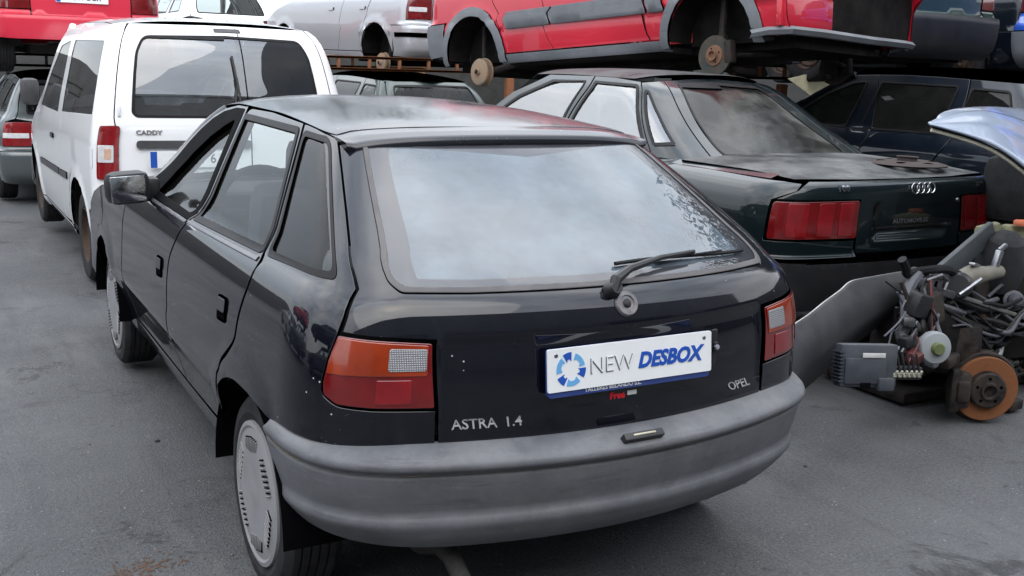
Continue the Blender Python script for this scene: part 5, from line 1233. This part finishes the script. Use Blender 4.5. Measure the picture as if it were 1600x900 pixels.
spanish_plate(redtl, HATCH, 0, .80, '6241 BCR')
wht, wt_ = scar('stacked_car', 'small white hatchback with dark rear window at the far end of the upper level', 'car', HATCH, 'white_paint', (2.75, 14.4, 1.03), .10, spec(bumper='white_paint', ends=('drum', 'drum'), hubz=.17, cabin=False), group=stack)
blu, _ = scar('stacked_car', 'blue hatchback with a grey lower bumper, stacked at the right edge of the photo', 'car', HATCH, 'blue_paint', (5.82, 2.62, 1.36), -PI/2, spec(bumper='grey_cladding', ends=('drum', 'drum'), hubz=.17, cabin=False, bump_top=.52), group=stack)
low = 'cars standing on the ground under the rack'
vec, _ = scar('parked_car', 'dark grey saloon standing on the ground at the far left beyond the white van', 'car', HATCH, 'grey_green_paint', (.0, 10.6, -.255), .02, spec(bumper='grey_green_paint', ends=('wheel', 'wheel'), lamps=[]), group=low)
for mir in (False, True):
    l0 = panel(HATCH, 'tail_lamp', [(.452, .92), (.447, .66), (.768, .66), (.748, .915)], 'lamp_red_bright', vec, mirror=mir, off=.008, depth=.02, gap=0, rnd=.03, h=.05)
    panel(HATCH, 'clear_band', [(.47, .80), (.467, .745), (.755, .745), (.75, .80)], 'lamp_clear', l0, mirror=mir, off=.011, depth=.004, gap=0, rnd=.01, h=.05)
dgr, _ = scar('parked_car', 'dark green hatchback on the ground under the silver estate, only its roof and window showing', 'car', HATCH, 'dark_green_paint', (3.35, 8.1, -.12), .05, spec(ends=('wheel', 'wheel'), cabin=False), group=low)
slv, _ = scar('parked_car', 'pale silver hatchback on the ground beside the white van, only its cabin showing', 'car', HATCH, 'silver_paint', (3.0, 12.7, -.28), .04, spec(ends=('wheel', 'wheel'), cabin=False, bumper='silver_paint'), group=low)
dbl, _ = scar('parked_car', 'dark blue people carrier standing right of the green saloon in the shade', 'car', HATCH, 'dark_blue_paint', (5.35, 1.9, .12), .0, spec(glass='dark_glass', ends=('wheel', 'wheel'), bumper='dark_blue_paint', lamps=[]), group=low)
# ------------------------------------------------------------------ stripped front end of a car, lower right
wr = empty('wrecked_front_end', 'stripped front end of a wrecked car with rusty orange brake disc and hanging parts', 'car wreck', (2.75, 1.1, .03))
W0 = Vector((2.75, 1.1, .03))
def wl(*p): return tuple(Vector(p) - W0)
def wpts(*ps): return [wl(*p) for p in ps]
# brake disc facing the camera
dn = Vector((-.47, -.88, .02)).normalized()
def disc_at(c, n): return dict(c=wl(*c), axis=tuple(n))
dc = (2.515, .80, .166)
mb = MB(); mb.lathe([(.085, -.002), (.144, 0), (.147, -.003), (.147, -.020), (.144, -.023), (.06, -.023)], wl(*dc), dn, 64); bd_ = mb.build('brake_disc', 'rust_orange', wr)
mb = MB(); mb.lathe([(.026, .030), (.03, .045), (.038, .045), (.040, .032), (.075, .030), (.082, .024), (.084, -.002), (.084, -.02)], wl(*dc), dn, 48); mb.lathe([(0, .018), (.026, .022)], wl(*dc), dn, 16)
hb_ = mb.build('hub_flange', 'susp_metal', bd_)
t1 = dn.cross(Vector((0, 0, 1))).normalized(); t2 = t1.cross(dn)
mb = MB()
for k in range(5):
    a = k*2*PI/5 + .3; p = Vector(wl(*dc)) + t1*cos(a)*.056 + t2*sin(a)*.056 + dn*.031; mb.lathe([(0, .0012), (.0075, .0012), (.008, 0)], p, dn, 10)
mb.build('bolt_holes', 'dark_void', bd_)
mb = MB(); mb.lathe([(.06, -.035), (.158, -.03), (.165, -.045)], wl(*dc), dn, 48); mb.build('dust_shield', 'susp_metal', bd_)
rotd = Matrix((t1, dn, t2)).transposed()
mb = MB(); cp = Vector(wl(*dc)) + t1*(-.125) + dn*.005
if (Vector(wl(*dc)) + t1).x > (Vector(wl(*dc)) - t1).x: pass
cx_ = -1 if t1.x > 0 else 1
cp = Vector(wl(*dc)) + t1*(cx_*.125) + dn*.005
mb.box(cp, (.085, .09, .165), rotd, .02); mb.box(cp + dn*.03, (.06, .06, .10), rotd, .015); mb.box(cp + t1*cx_*.03 + dn*.02, (.05, .05, .20), rotd, .015); mb.build('brake_caliper', 'susp_metal', bd_)
mb = MB(); mb.tube(wpts((2.56, .90, .17), (2.62, .98, .34), (2.74, 1.05, .56), (2.80, 1.08, .72)), [.05, .045, .035, .03], 12); mb.box(wl(2.6, .92, .20), (.12, .12, .24), (0, 0, .4), .03)
mb.tube(wpts((2.60, .95, .06), (2.9, 1.25, .05), (3.2, 1.2, .05)), .03, 8); mb.tube(wpts((2.58, .90, .14), (2.72, 1.3, .14), (2.9, 1.6, .16)), .022, 8); mb.build('suspension_strut', 'susp_metal', wr)
mb = MB(); mb.lathe([(.0, .13), (.05, .125), (.085, .10), (.105, .04), (.115, -.06), (.10, -.14)], wl(2.84, 1.04, .70), (-.15, -.25, 1), 32); mb.build('strut_tower', 'strut_dome', wr)
# frame rail
def beam(mb, a, b, h_, t_, drop=(0, 0, 1)):
    a, b = Vector(wl(*a)), Vector(wl(*b)); d = (b - a); L_ = d.length; d.normalize(); s_ = Vector(drop).cross(d).normalized(); u_ = d.cross(s_)
    rot = Matrix((d, s_, u_)).transposed(); mb.box((a + b)/2, (L_, t_, h_), rot, .008)
mb = MB(); beam(mb, (2.13, .95, .600), (3.55, 1.03, .175), .085, .06); beam(mb, (2.40, .93, .578), (3.5, .985, .255), .02, .10); rl = mb.build('frame_rail', 'rail_beige', wr)
for p_ in ((2.60, .925, .47), (2.86, .945, .40)): mb = MB(); mb.lathe([(0, .008), (.014, .008), (.018, 0)], wl(*p_), (0, -1, 0), 12); mb.build('rail_bolt', 'rusty_iron', rl)
# dirty inner wing sheet behind the rail, bent
V_, F_ = [], []; nx_, ny_ = 26, 14
for j in range(ny_):
    for i in range(nx_):
        u, v = i/(nx_-1), j/(ny_-1)
        x = 2.42 + 1.25*u; z = .52 - .27*u + v*(.10 + .28*min(1, u*2.2)) + .012*sin(9*u + 4*v); y = 1.04 + .10*u + .04*sin(7*u)*cos(5*v) + .10*v
        V_.append(wl(x, y, z))
for j in range(ny_-1):
    for i in range(nx_-1): F_.append((j*nx_ + i, j*nx_ + i + 1, (j+1)*nx_ + i + 1, (j+1)*nx_ + i))
mb = MB(); mb.add(V_, F_); mb.build('inner_wing', 'wing_dirty', wr)
mb = MB(); beam(mb, (2.30, 1.06, .56), (2.80, 1.08, .83), .10, .03); beam(mb, (2.46, .97, .50), (2.50, 1.02, .62), .09, .05); mb.build('radiator_support_arm', 'arm_grey', wr)
# light foam bits and orange lamp
V2_ = MB(); V2_.box(wl(2.90, 1.18, .80), (.17, .05, .085), (.05, -.08, .1), .02); V2_.box(wl(3.08, 1.17, .795), (.16, .06, .07), (0, .08, .05), .02); V2_.box(wl(2.865, 1.155, .745), (.06, .05, .07), (.1, .5, 0), .015); V2_.box(wl(3.17, 1.15, .72), (.06, .05, .12), (0, .2, 0), .015); V2_.build('foam_blocks', 'foam_yellow', wr)
mb = MB(); mb.box(wl(3.09, 1.12, .845), (.12, .05, .03), (0, .05, 0), .01); mb.build('indicator_lens', 'lamp_orange', wr)
# engine bay bits
mb = MB(); mb.tube(wpts((2.42, .95, .63), (2.50, .94, .66), (2.58, .93, .665), (2.72, .96, .66)), [.045, .05, .035, .03], 12); mb.build('inlet_pipe', 'pipe_tan', wr)
mb = MB(); mb.lathe([(0, .05), (.05, .05), (.06, .03), (.06, -.05)], wl(2.41, .93, .625), (-.8, -.5, .1), 20); mb.build('pump_housing', 'black_plastic', wr)
for p_, d_, r_ in (((2.50, .93, .712), (.07, .03, .016), (0, .25, .3)), ((2.68, .95, .72), (.03, .03, .09), (0, .3, 0)), ((2.71, .95, .775), (.05, .02, .02), (0, -.5, 0))): mb = MB(); mb.box(wl(*p_), d_, r_, .006); mb.build('alloy_bracket', 'alloy_bright', wr)
mb = MB(); mb.tube(wpts((2.33, .86, .605), (2.38, .85, .635), (2.45, .85, .668)), .007, 6); mb.tube(wpts((2.85, .93, .50), (2.95, .92, .47), (3.05, .92, .43)), .008, 6); mb.build('metal_rods', 'alloy_bright', wr)
mb = MB(); beam(mb, (2.10, .90, .655), (2.33, .90, .595), .035, .05); beam(mb, (2.08, .88, .67), (2.20, .88, .655), .05, .02); mb.box(wl(2.20, .89, .66), (.07, .04, .055), (0, .3, 0), .01); mb.tube(wpts((2.12, .87, .68), (2.20, .86, .70), (2.26, .87, .67), (2.24, .87, .63)), .008, 6); mb.build('latch_panel', 'alloy_dull', wr)
rng = random.Random(3)
def wob(pts, r, n=3, amp=.03, mname='black_rubber', name='hose', par=wr):
    """wandering hose through world points"""
    P = [Vector(wl(*p)) for p in pts]; Q = []
    for i in range(len(P) - 1):
        for k in range(n): Q.append(P[i].lerp(P[i+1], k/n) + Vector((rng.uniform(-amp, amp), rng.uniform(-amp, amp), rng.uniform(-amp, amp)))*(0 if k == 0 and i == 0 else 1))
    Q.append(P[-1]); S_ = []
    for i in range(len(Q) - 1):
        p0, p1, p2, p3 = Q[max(i-1, 0)], Q[i], Q[i+1], Q[min(i+2, len(Q)-1)]
        for k in range(4):
            t = k/4; S_.append(.5*((2*p1) + (p2 - p0)*t + (2*p0 - 5*p1 + 4*p2 - p3)*t*t + (3*p1 - p0 - 3*p2 + p3)*t**3))
    S_.append(Q[-1]); m = MB(); m.tube(S_, r, 8); return m.build(name, mname, par)
wob([(1.99, .90, .775), (2.05, .90, .71), (2.18, .90, .715), (2.32, .92, .70), (2.45, .95, .66)], .020, 2, .008)
wob([(2.10, .90, .70), (2.00, .86, .62), (1.94, .82, .52), (1.93, .78, .44)], .026, 2, .012, 'hose_grey')
wob([(2.16, .90, .69), (2.06, .84, .60), (2.00, .78, .50), (1.99, .74, .42)], .014, 2, .015)
for k in range(14):
    a = (rng.uniform(1.92, 2.15), rng.uniform(.80, .92), rng.uniform(.55, .70)); b = (rng.uniform(1.85, 2.1), rng.uniform(.70, .85), rng.uniform(.38, .50))
    wob([a, ((a[0]+b[0])/2 + rng.uniform(-.05, .05), (a[1]+b[1])/2, (a[2]+b[2])/2), b], rng.choice([.004, .006, .009]), 2, .02, rng.choice(['black_rubber', 'black_rubber', 'hose_grey', 'wire_red', 'susp_metal']), 'cable')
wob([(1.93, .80, .575), (1.86, .77, .545), (1.76, .75, .50)], .004, 1, .0, 'hose_grey', 'cable')
for (p, d_, m_) in (((2.0, .80, .60), (.09, .07, .10), 'black_plastic'), ((1.92, .78, .54), (.06, .05, .04), 'alloy_dull'), ((1.90, .76, .46), (.05, .05, .05), 'black_plastic'), ((2.12, .85, .56), (.12, .10, .13), 'susp_metal'), ((1.95, .74, .40), (.10, .06, .05), 'wire_red'), ((2.25, 1.0, .40), (.30, .25, .30), 'underbody_dark'), ((2.8, 1.3, .35), (.7, .5, .4), 'underbody_dark'), ((2.45, .98, .36), (.22, .2, .16), 'susp_metal'), ((2.3, .86, .31), (.12, .08, .05), 'susp_metal')):
    mb = MB(); mb.box(wl(*p), d_, (rng.uniform(-.3, .3), rng.uniform(-.3, .3), rng.uniform(-.5, .5)), .012); mb.build('engine_part', m_, wr)
for p in ((2.19, .80, .37), (2.13, .80, .335)):
    mb = MB(); mb.lathe([(0, .03), (.014, .03), (.022, .018), (.024, -.03)], wl(*p), (-.3, -1, 0), 12); mb.build('pipe_union', 'alloy_bright', wr)
# greasy clutter filling the bay: castings, clips, flanges, short pipes
for k in range(95):
    x = rng.uniform(2.08, 3.25); z = rng.uniform(.16, .60) - .22*(x - 2.1) + .10; y = rng.uniform(.93, 1.12); kind = rng.random()
    if math.hypot(x - 2.5, z - .166) < .19: continue
    mb = MB(); c0 = wl(x, y, max(z, .08)); rot = (rng.uniform(-1, 1), rng.uniform(-1, 1), rng.uniform(-1, 1)); sz = rng.uniform(.02, .055)
    if kind < .4: mb.box(c0, (sz*rng.uniform(.8, 2.4), sz, sz*rng.uniform(.3, 1.3)), rot, .006)
    elif kind < .7: mb.lathe([(0, sz*.6), (sz*.5, sz*.6), (sz*.75, sz*.3), (sz*.7, -sz*.2), (sz, -sz*.3), (sz, -sz*.6), (0, -sz*.6)], c0, (rng.uniform(-1, 1), -1, rng.uniform(-.6, .6)), 14)
    else:
        p0 = Vector(c0); p1 = p0 + Vector((rng.uniform(-.12, .12), rng.uniform(-.05, .02), rng.uniform(-.1, .1))); mb.tube([p0, p0.lerp(p1, .5) + Vector((0, -.02, .03)), p1], rng.uniform(.005, .014), 7)
    mb.build('engine_part', rng.choice(['susp_metal', 'susp_metal', 'greasy_black', 'greasy_black', 'greasy_black', 'alloy_dull', 'hose_grey']), wr)
for k in range(18):
    a = (rng.uniform(2.2, 2.6), rng.uniform(.88, .98), rng.uniform(.45, .62)); b = (rng.uniform(2.7, 3.2), rng.uniform(.9, 1.0), rng.uniform(.25, .55))
    wob([a, ((a[0]+b[0])/2, .9, (a[2]+b[2])/2 - rng.uniform(.02, .12)), b], rng.choice([.005, .008, .012]), 2, .02, rng.choice(['black_rubber', 'hose_grey', 'greasy_black']), 'cable')
# hydraulic reservoir, white with a green cap
rd = Vector((-.42, -.9, .12)).normalized(); rc_ = (2.03, .735, .432)
mb = MB(); mb.lathe([(0, .055), (.02, .055), (.062, .048), (.069, .035), (.069, .012), (.060, .006), (.060, -.06), (.045, -.10), (0, -.11)], wl(*rc_), rd, 40); rs_ = mb.build('fluid_reservoir', 'reservoir_white', wr)
mb = MB(); mb.lathe([(0, .075), (.022, .075), (.027, .068), (.028, .05)], wl(*rc_), rd, 20); mb.build('reservoir_cap', 'cap_green', rs_)
mb = MB(); mb.box(wl(1.93, .76, .47), (.16, .012, .022), (0, R(-42), .2), .004); mb.box(wl(1.99, .77, .505), (.10, .012, .02), (0, R(40), .2), .004); mb.box(wl(1.90, .77, .415), (.09, .012, .02), (0, R(30), .2), .004); mb.build('reservoir_bracket', 'alloy_dull', rs_)
# control unit hanging at the end of its loom
u0 = Vector(wl(1.545, .64, .435)); ur = __import__('mathutils').Euler((R(-8), R(3), R(-14))).to_matrix()
mb = MB(); mb.box(u0, (.25, .05, .165), ur, .008); mb.box(u0 + ur @ Vector((-.02, -.028, -.02)), (.18, .012, .10), ur, .005); mb.box(u0 + ur @ Vector((.07, -.035, -.07)), (.07, .02, .05), ur, .006)
for k in range(9): mb.box(u0 + ur @ Vector((-.122, 0, -.06 + k*.014)), (.02, .056, .006), ur)
ecu = mb.build('control_unit', 'unit_grey', wr)
mb = MB(); mb.box(u0 + ur @ Vector((.01, -.0365, .042)), (.10, .003, .018), ur, .001); mb.build('unit_sticker', 'sticker_bright', ecu)
mb = MB(); mb.box(u0 + ur @ Vector((-.02, -.037, -.075)), (.045, .006, .022), ur, .002); mb.build('unit_socket', 'dark_void', ecu)
for k in range(6):
    p = u0 + ur @ Vector((.115 + k*.022, -.02, -.035)); m = MB(); m.box(p, (.014, .02, .018), ur, .003); m.lathe([(0, .016), (.005, .012), (.006, 0)], p + Vector((0, -.01, .008)), (0, -.4, 1), 8); m.build('connector_pin', 'pin_cream', ecu)
    m = MB(); m.tube([p + Vector((0, 0, .01)), p + Vector((.004, .01, .04)), p + Vector((.012, .03, .075))], .005, 6); m.build('connector_lead', 'black_rubber', ecu)
mb = MB(); mb.box(u0 + ur @ Vector((.17, .01, -.03)), (.16, .05, .05), ur, .008); mb.build('connector_block', 'black_plastic', ecu)
# the rest of the cut-off front, outside the frame, carrying the loose bonnet
mb = MB(); mb.box(wl(3.55, 1.35, .45), (.7, .9, .7), (0, 0, .1), .10); mb.box(wl(3.5, 1.3, .97), (.5, .5, .36), (0, 0, .1), .08); mb.box(wl(3.3, 1.2, 1.22), (.10, .5, .18), None, .02); mb.build('bulkhead', 'wing_dirty', wr)
mb = MB(); mb.box(wl(2.95, 1.35, .045), (1.2, .5, .06), None, .02); mb.box(wl(2.80, .98, .04), (.10, .3, .05), None, .01); mb.build('subframe', 'susp_metal', wr)
# ------------------------------------------------------------------ loose wing panel leaning between the cars
wing = empty('loose_wing_panel', 'grey unpainted body wing leaning between the black hatchback and the wreck', 'body panel', (1.9, 1.0, 0))
up_ = np.array([(1.02, .60, .55), (1.19, .70, .601), (1.35, .77, .622), (1.516, .85, .644), (1.64, .90, .664), (1.765, .95, .688), (1.95, 1.0, .683), (2.12, 1.05, .676), (2.28, 1.10, .668), (2.45, 1.15, .66), (2.66, 1.2, .650)])
lo_ = np.array([(1.0, .50, .40), (1.13, .60, .44), (1.30, .70, .45), (1.52, .80, .47), (1.72, .88, .50), (1.93, .95, .53), (2.08, 1.0, .545), (2.25, 1.05, .555), (2.4, 1.1, .57), (2.5, 1.15, .58), (2.7, 1.2, .59)])
tt = np.linspace(0, 1, 11); tu = np.linspace(0, 1, 60)
UP = np.stack([Curve(np.stack([tt, up_[:, k]], 1))(tu) for k in range(3)], 1); LO = np.stack([Curve(np.stack([tt, lo_[:, k]], 1))(tu) for k in range(3)], 1)
V_, F_ = [], []; nv = 14
for i in range(60):
    for j in range(nv):
        v = j/(nv - 1); p = UP[i]*(1 - v) + LO[i]*v; bul = .022*sin(PI*v*.9)
        p = p + np.array([-.2*bul, -bul, .3*bul]) ; V_.append(tuple(p - np.array([1.9, 1.0, 0])))
    dwn = LO[i] + np.array([.05, .10, -.20*(1 - i/80)]); V_.append(tuple(dwn - np.array([1.9, 1.0, 0])))
nv += 1
for i in range(59):
    for j in range(nv - 1): F_.append((i*nv + j, (i+1)*nv + j, (i+1)*nv + j + 1, i*nv + j + 1))
o_ = obj('wing_skin', V_, F_, 'wing_grey', wing)
sm = o_.modifiers.new('thickness', 'SOLIDIFY'); sm.thickness = .006
mb = MB(); mb.tube([tuple(p - np.array([1.9, 1.0, 0])) for p in UP], .0035, 5); mb.build('folded_edge', 'wing_edge', wing)
mb = MB(); mb.tube([(-.3, .12, 0.0), (-.25, .05, .40)], .02, 8); mb.build('prop', 'susp_metal', wing)
# ------------------------------------------------------------------ loose pale blue bonnet, right edge
bon = empty('loose_bonnet', 'pale silver-blue car bonnet propped up at the right edge above the wreck', 'body panel', (2.9, 1.1, 1.3))
B_ = np.array([(2.045, .895, 1.338), (2.15, .94, 1.352), (2.20, .97, 1.366), (2.30, 1.02, 1.378), (2.50, 1.10, 1.388), (2.80, 1.20, 1.391), (3.10, 1.32, 1.383), (3.43, 1.45, 1.368), (3.8, 1.6, 1.34)])
Fe = np.array([(2.045, .885, 1.333), (2.10, .872, 1.322), (2.15, .86, 1.311), (2.20, .85, 1.300), (2.27, .825, 1.280), (2.35, .80, 1.252), (2.42, .775, 1.215), (2.50, .75, 1.165), (2.66, .70, 1.06)])
tt = np.linspace(0, 1, 9); tu = np.linspace(0, 1, 50)
BB = np.stack([Curve(np.stack([tt, B_[:, k]], 1))(tu) for k in range(3)], 1); FF = np.stack([Curve(np.stack([tt, Fe[:, k]], 1))(tu) for k in range(3)], 1)
V_, F_ = [], []; nv = 26; O_ = np.array([2.9, 1.1, 1.3])
for i in range(50):
    wdt = np.linalg.norm(BB[i] - FF[i])
    for j in range(nv):
        v = j/(nv - 1); p = BB[i]*(1 - v) + FF[i]*v
        p = p + np.array([0, 0, 1])*(.035*min(1, wdt/.5)*sin(PI*v)**.8 + .016*min(1, wdt/.3)*float(sstep(.38, .46, v))*(1 - float(sstep(.46, .95, v))) - .010*min(1, wdt/.3)*float(band(v, .60, .72, .04)))
        V_.append(tuple(p - O_))
for i in range(49):
    for j in range(nv - 1): F_.append((i*nv + j, (i+1)*nv + j, (i+1)*nv + j + 1, i*nv + j + 1))
o_ = obj('bonnet_skin', V_, F_, 'pale_blue_paint', bon); sm = o_.modifiers.new('thickness', 'SOLIDIFY'); sm.thickness = .008
mb = MB(); mb.tube([tuple(p - O_ + np.array([.014, .02, -.016])) for p in FF[2:]], .008, 6); mb.build('edge_flange', 'cream_edge', bon)
mb = MB(); mb.tube([tuple(p - O_ + np.array([.022, .03, -.008])) for p in FF[2:]], .008, 6); mb.build('edge_seal', 'black_rubber', bon)
# ------------------------------------------------------------------ rack under the upper cars
rk = 'bays of the storage rack'
def rack(x0, x1, y, zt, lbl, posts=True, m='rack_orange', depth=.14):
    c = empty('storage_rack', lbl, 'rack', (x0, y, 0)); g = float(gzf(y))
    mb = MB()
    for dy in (0, .0):
        mb.box(((x1 - x0)/2, dy, zt - .015), (x1 - x0, .05, .03), None, .005); mb.box(((x1 - x0)/2, dy, zt - depth), (x1 - x0, .05, .03), None, .005)
    mb.build('beam', m, c)
    n = int((x1 - x0)/.33)
    for k in range(n + 1):
        mb = MB(); mb.box((.03 + k*(x1 - x0 - .06)/n, 0, zt - depth/2), (.03, .04, depth - .02), None, .004); mb.build('beam_strut', m, c)
    if posts:
        for xx in (.05, x1 - x0 - .05):
            mb = MB(); mb.box((xx, 0, (zt - .2 + g)/2), (.09, .09, zt - .2 - g), None, .01); mb.build('post', m, c)
    return c
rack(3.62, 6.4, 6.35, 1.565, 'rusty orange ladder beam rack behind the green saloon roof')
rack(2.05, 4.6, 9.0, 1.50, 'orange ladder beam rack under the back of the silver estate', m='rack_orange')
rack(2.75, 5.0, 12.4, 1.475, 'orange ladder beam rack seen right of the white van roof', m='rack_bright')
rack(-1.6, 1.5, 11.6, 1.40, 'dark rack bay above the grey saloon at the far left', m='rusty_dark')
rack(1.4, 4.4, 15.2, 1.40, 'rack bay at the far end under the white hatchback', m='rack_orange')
# cream sheet standing in the shade behind the saloon
cs = empty('cream_panel', 'crumpled cream door trim board standing in the dark behind the green saloon', 'panel', (5.3, 4.8, 1.2))
cst = [(-.26, .245), (-.10, .285), (.10, .27), (.24, .21), (.18, .06), (.12, .02)]
mb = MB(); mb.prism(cst, .01, lambda u, v, d_: (u, d_ + .25*abs(u - .08), v)); mb.prism([(-.42, .36), (-.24, .40), (-.26, .38)], .006, lambda u, v, d_: (u, d_, v)); mb.prism([(.06, .05), (.16, .05), (.2, -1.2), (.05, -1.2)], .01, lambda u, v, d_: (u, .08 + d_, v)); mb.build('trim_board', 'cream_board', cs)
# ------------------------------------------------------------------ small loose things
def scatter(name, label, cat, n, area_, size, m, seed, flat=False, **k):
    rn = random.Random(seed); mb = MB()
    for _ in range(n):
        x, y = area_(rn); s_ = size*rn.uniform(.5, 1.5); bm = bmesh.new(); bmesh.ops.create_icosphere(bm, subdivisions=1, radius=1)
        for v in bm.verts: v.co = Vector((v.co.x*s_*rn.uniform(.7, 1.2), v.co.y*s_*rn.uniform(.7, 1.2), v.co.z*s_*(.15 if flat else .6)*rn.uniform(.7, 1.2)))
        mb.bm(bm, (x, y, float(gzf(y)) + s_*.2), (0, 0, rn.uniform(0, 6)))
    o = mb.build(name, m, None); tag(o, label, cat, **k); return o
scatter('gravel', 'loose grit and small stones scattered over the yard surface', None, 900, lambda r: (r.uniform(-4, 5), r.uniform(-1.5, 5)), .0042, 'grit', 5, kind='stuff')
scatter('leaf_litter', 'small patch of rust-brown leaf crumbs on the ground by the rear wheel', None, 170, lambda r: (-1.10 + r.gauss(0, .07), .98 + r.gauss(0, .035)), .0048, 'leaf_brown', 6, True, kind='stuff')
scatter('yard_debris', 'small dark scraps and clips lying about on the asphalt', None, 26, lambda r: (r.uniform(-3.2, 3.4), r.uniform(-1.0, 4.5)), .011, 'greasy_black', 9, True, kind='stuff')
jug = empty('plastic_jug', 'red plastic jug lying on the rear seat inside the black hatchback', 'jug', (-.42, .95, .78))
mb = MB(); mb.lathe([(0, 0), (.05, 0), (.06, .02), (.06, .14), (.03, .19), (.022, .23), (0, .23)], (0, 0, 0), (.5, .2, 1), 24); mb.tube([(.05, .03, .06), (.12, .05, .10), (.13, .06, .17), (.08, .04, .20)], .012, 8); mb.build('jug_body', 'jug_red', jug)
# ------------------------------------------------------------------ more of the yard: rows beyond, wall, hedge trees
def copy_tree(o, parent=None):
    c = o.copy(); COL.objects.link(c); c.parent = parent
    for ch in list(o.children): copy_tree(ch, c)
    return c
def place(src, loc, rz, label, group):
    c = copy_tree(src); c.location = loc; c.rotation_euler = (0, 0, rz); c['label'] = label; c['group'] = group; return c
back = 'cars in the row behind the rack'
for src, loc, rz, lb in ((slv, (8.4, 9.0, 1.35), .05, 'silver car on the upper level of the back row, behind the red cladded car'), (dgr, (8.3, 9.2, -.2), 0, 'dark car at the back of the yard, low behind the green saloon'),
                    (dbl, (8.4, 4.4, 1.35), .0, 'dark car on the upper level of the back row, behind the blue hatchback'), (dgr, (8.3, 4.2, -.05), .03, 'dark car on the ground in the shade behind the people carrier'),
                    (dgr, (6.05, 4.1, 1.42), .02, 'dark hatchback added to darken the gap between the red cladded car and the blue hatchback'), (vec, (5.9, 13.2, -.3), 0, 'grey car on the ground beyond the silver estate'), (dbl, (5.7, 7.4, -.15), .02, 'dark car standing beyond the people carrier under the red cladded car')):  # hatchback at upper right added to fill that gap with darkness
    place(src, loc, rz, lb, back)
left = 'cars facing the row across the lane'
for src, loc, rz, lb in ((dgr, (-6.6, 3.4, .0), .0, 'dark hatchback across the lane, out of the photo to the left'), (slv, (-6.6, 8.2, -.1), .05, 'silver hatchback across the lane, out of the photo to the left'), (vec, (-6.7, -1.6, 0.), 0, 'grey saloon across the lane beside the camera'),
                    (redtl, (-6.6, 4.0, 1.5), .0, 'red hatchback stacked across the lane'), (dbl, (-6.6, -1.4, 1.5), .0, 'dark car stacked across the lane')):
    place(src, loc, rz, lb, left)
# unseen corrugated hall added behind the camera: blocks low sky, mirrored in paint and glass
hall = empty('blocker_hall', 'unseen corrugated hall added behind the camera to block sky light', 'sky blocker', (3, -8.5, 0))
n = 180; V_, F_ = [], []
for i in range(n + 1):
    x = -16 + 34*i/n; d_ = .03*(1 if (i % 4) in (0, 1) else -1)
    V_ += [(x, d_, 0), (x, d_, 6.8)]
for i in range(n): F_.append((2*i, 2*i + 1, 2*i + 3, 2*i + 2))
mb = MB(); mb.add(V_, F_); mb.build('wall', 'hall_sheet', hall)
mb = MB(); mb.box((1, -5.2, 6.95), (34.6, 10.6, .16), None, .02); mb.build('roof', 'hall_sheet', hall)
mb = MB(); mb.box((4, .06, 1.9), (4.2, .06, 3.8), None, .01); mb.box((-7, .06, 1.9), (4.2, .06, 3.8), None, .01); mb.build('gates', 'dark_trim', hall)
wl_ = empty('boundary_wall', 'grey block wall closing the far side of the yard', 'wall', (0, 24, -.5)); mb = MB(); mb.box((6, 0, 1.4), (60, .2, 2.8), None, .02); mb.build('masonry', 'block_wall', wl_)
wr2 = empty('boundary_wall', 'grey block wall along the right side of the yard', 'wall', (13, 6, -.5)); mb = MB(); mb.box((0, 0, 1.6), (.2, 40, 3.2), None, .02); mb.build('masonry', 'block_wall', wr2)
def tree(loc, h_, r, label, seed, lean=0.):
    rn = random.Random(seed); t_ = empty('broadleaf_tree', label, 'tree', loc, 0, group='trees around the yard'); mb = MB(); tips = []
    mb.tube([(0, 0, 0), (.1, .05, h_*.25), (lean*.3, 0, h_*.55), (lean, .1, h_*.8)], [r*.09, r*.075, r*.05, r*.02], 10)
    for k in range(9):
        a = k*2.4; z0 = h_*(.3 + .05*k); p0 = Vector((lean*z0/h_*.5, 0, z0)); p1 = p0 + Vector((cos(a)*r*.75, sin(a)*r*.75, h_*.22)); mb.tube([p0, p0.lerp(p1, .5) + Vector((0, 0, .1)), p1], [r*.035, r*.02, r*.008], 6); tips += [p1, p0.lerp(p1, .6)]
    mb.build('trunk', 'bark', t_)
    V_, F_ = [], []; tips += [Vector((lean, 0, h_*.88))]
    for tp in tips:
        cr_ = r*rn.uniform(.28, .46)
        for _ in range(2600 if r > 5 else 260):
            d_ = Vector((rn.gauss(0, 1), rn.gauss(0, 1), rn.gauss(0, .8))).normalized()*cr_*rn.random()**.4*(1.25 if r > 5 else 1); p = tp + d_
            a_ = Vector((rn.gauss(0, 1), rn.gauss(0, 1), rn.gauss(0, 1))).normalized(); b_ = a_.orthogonal().normalized(); s_ = rn.uniform(.07, .15)*(1.3 if r > 5 else 1)
            i = len(V_); V_ += [p - a_*s_, p + b_*s_*.5, p + a_*s_, p - b_*s_*.5]; F_.append((i, i+1, i+2, i+3))
    mb = MB(); mb.add(V_, F_); mb.build('crown', 'foliage', t_, smooth=False)
for i, (x, y, h_, r) in enumerate(((2, 27, 9, 3.2), (9, 28, 10, 3.6), (17, 17, 10, 3.5), (16.5, 7, 13.0, 5.1))):
    tree((x, y, -.5), h_, r, ['tall leafy tree beyond the far wall behind the vans', 'large tree beyond the far wall at the right', 'tree beyond the right-hand wall', 'tallest tree beyond the right-hand wall, mirrored in the rear window'][i], i + 11)
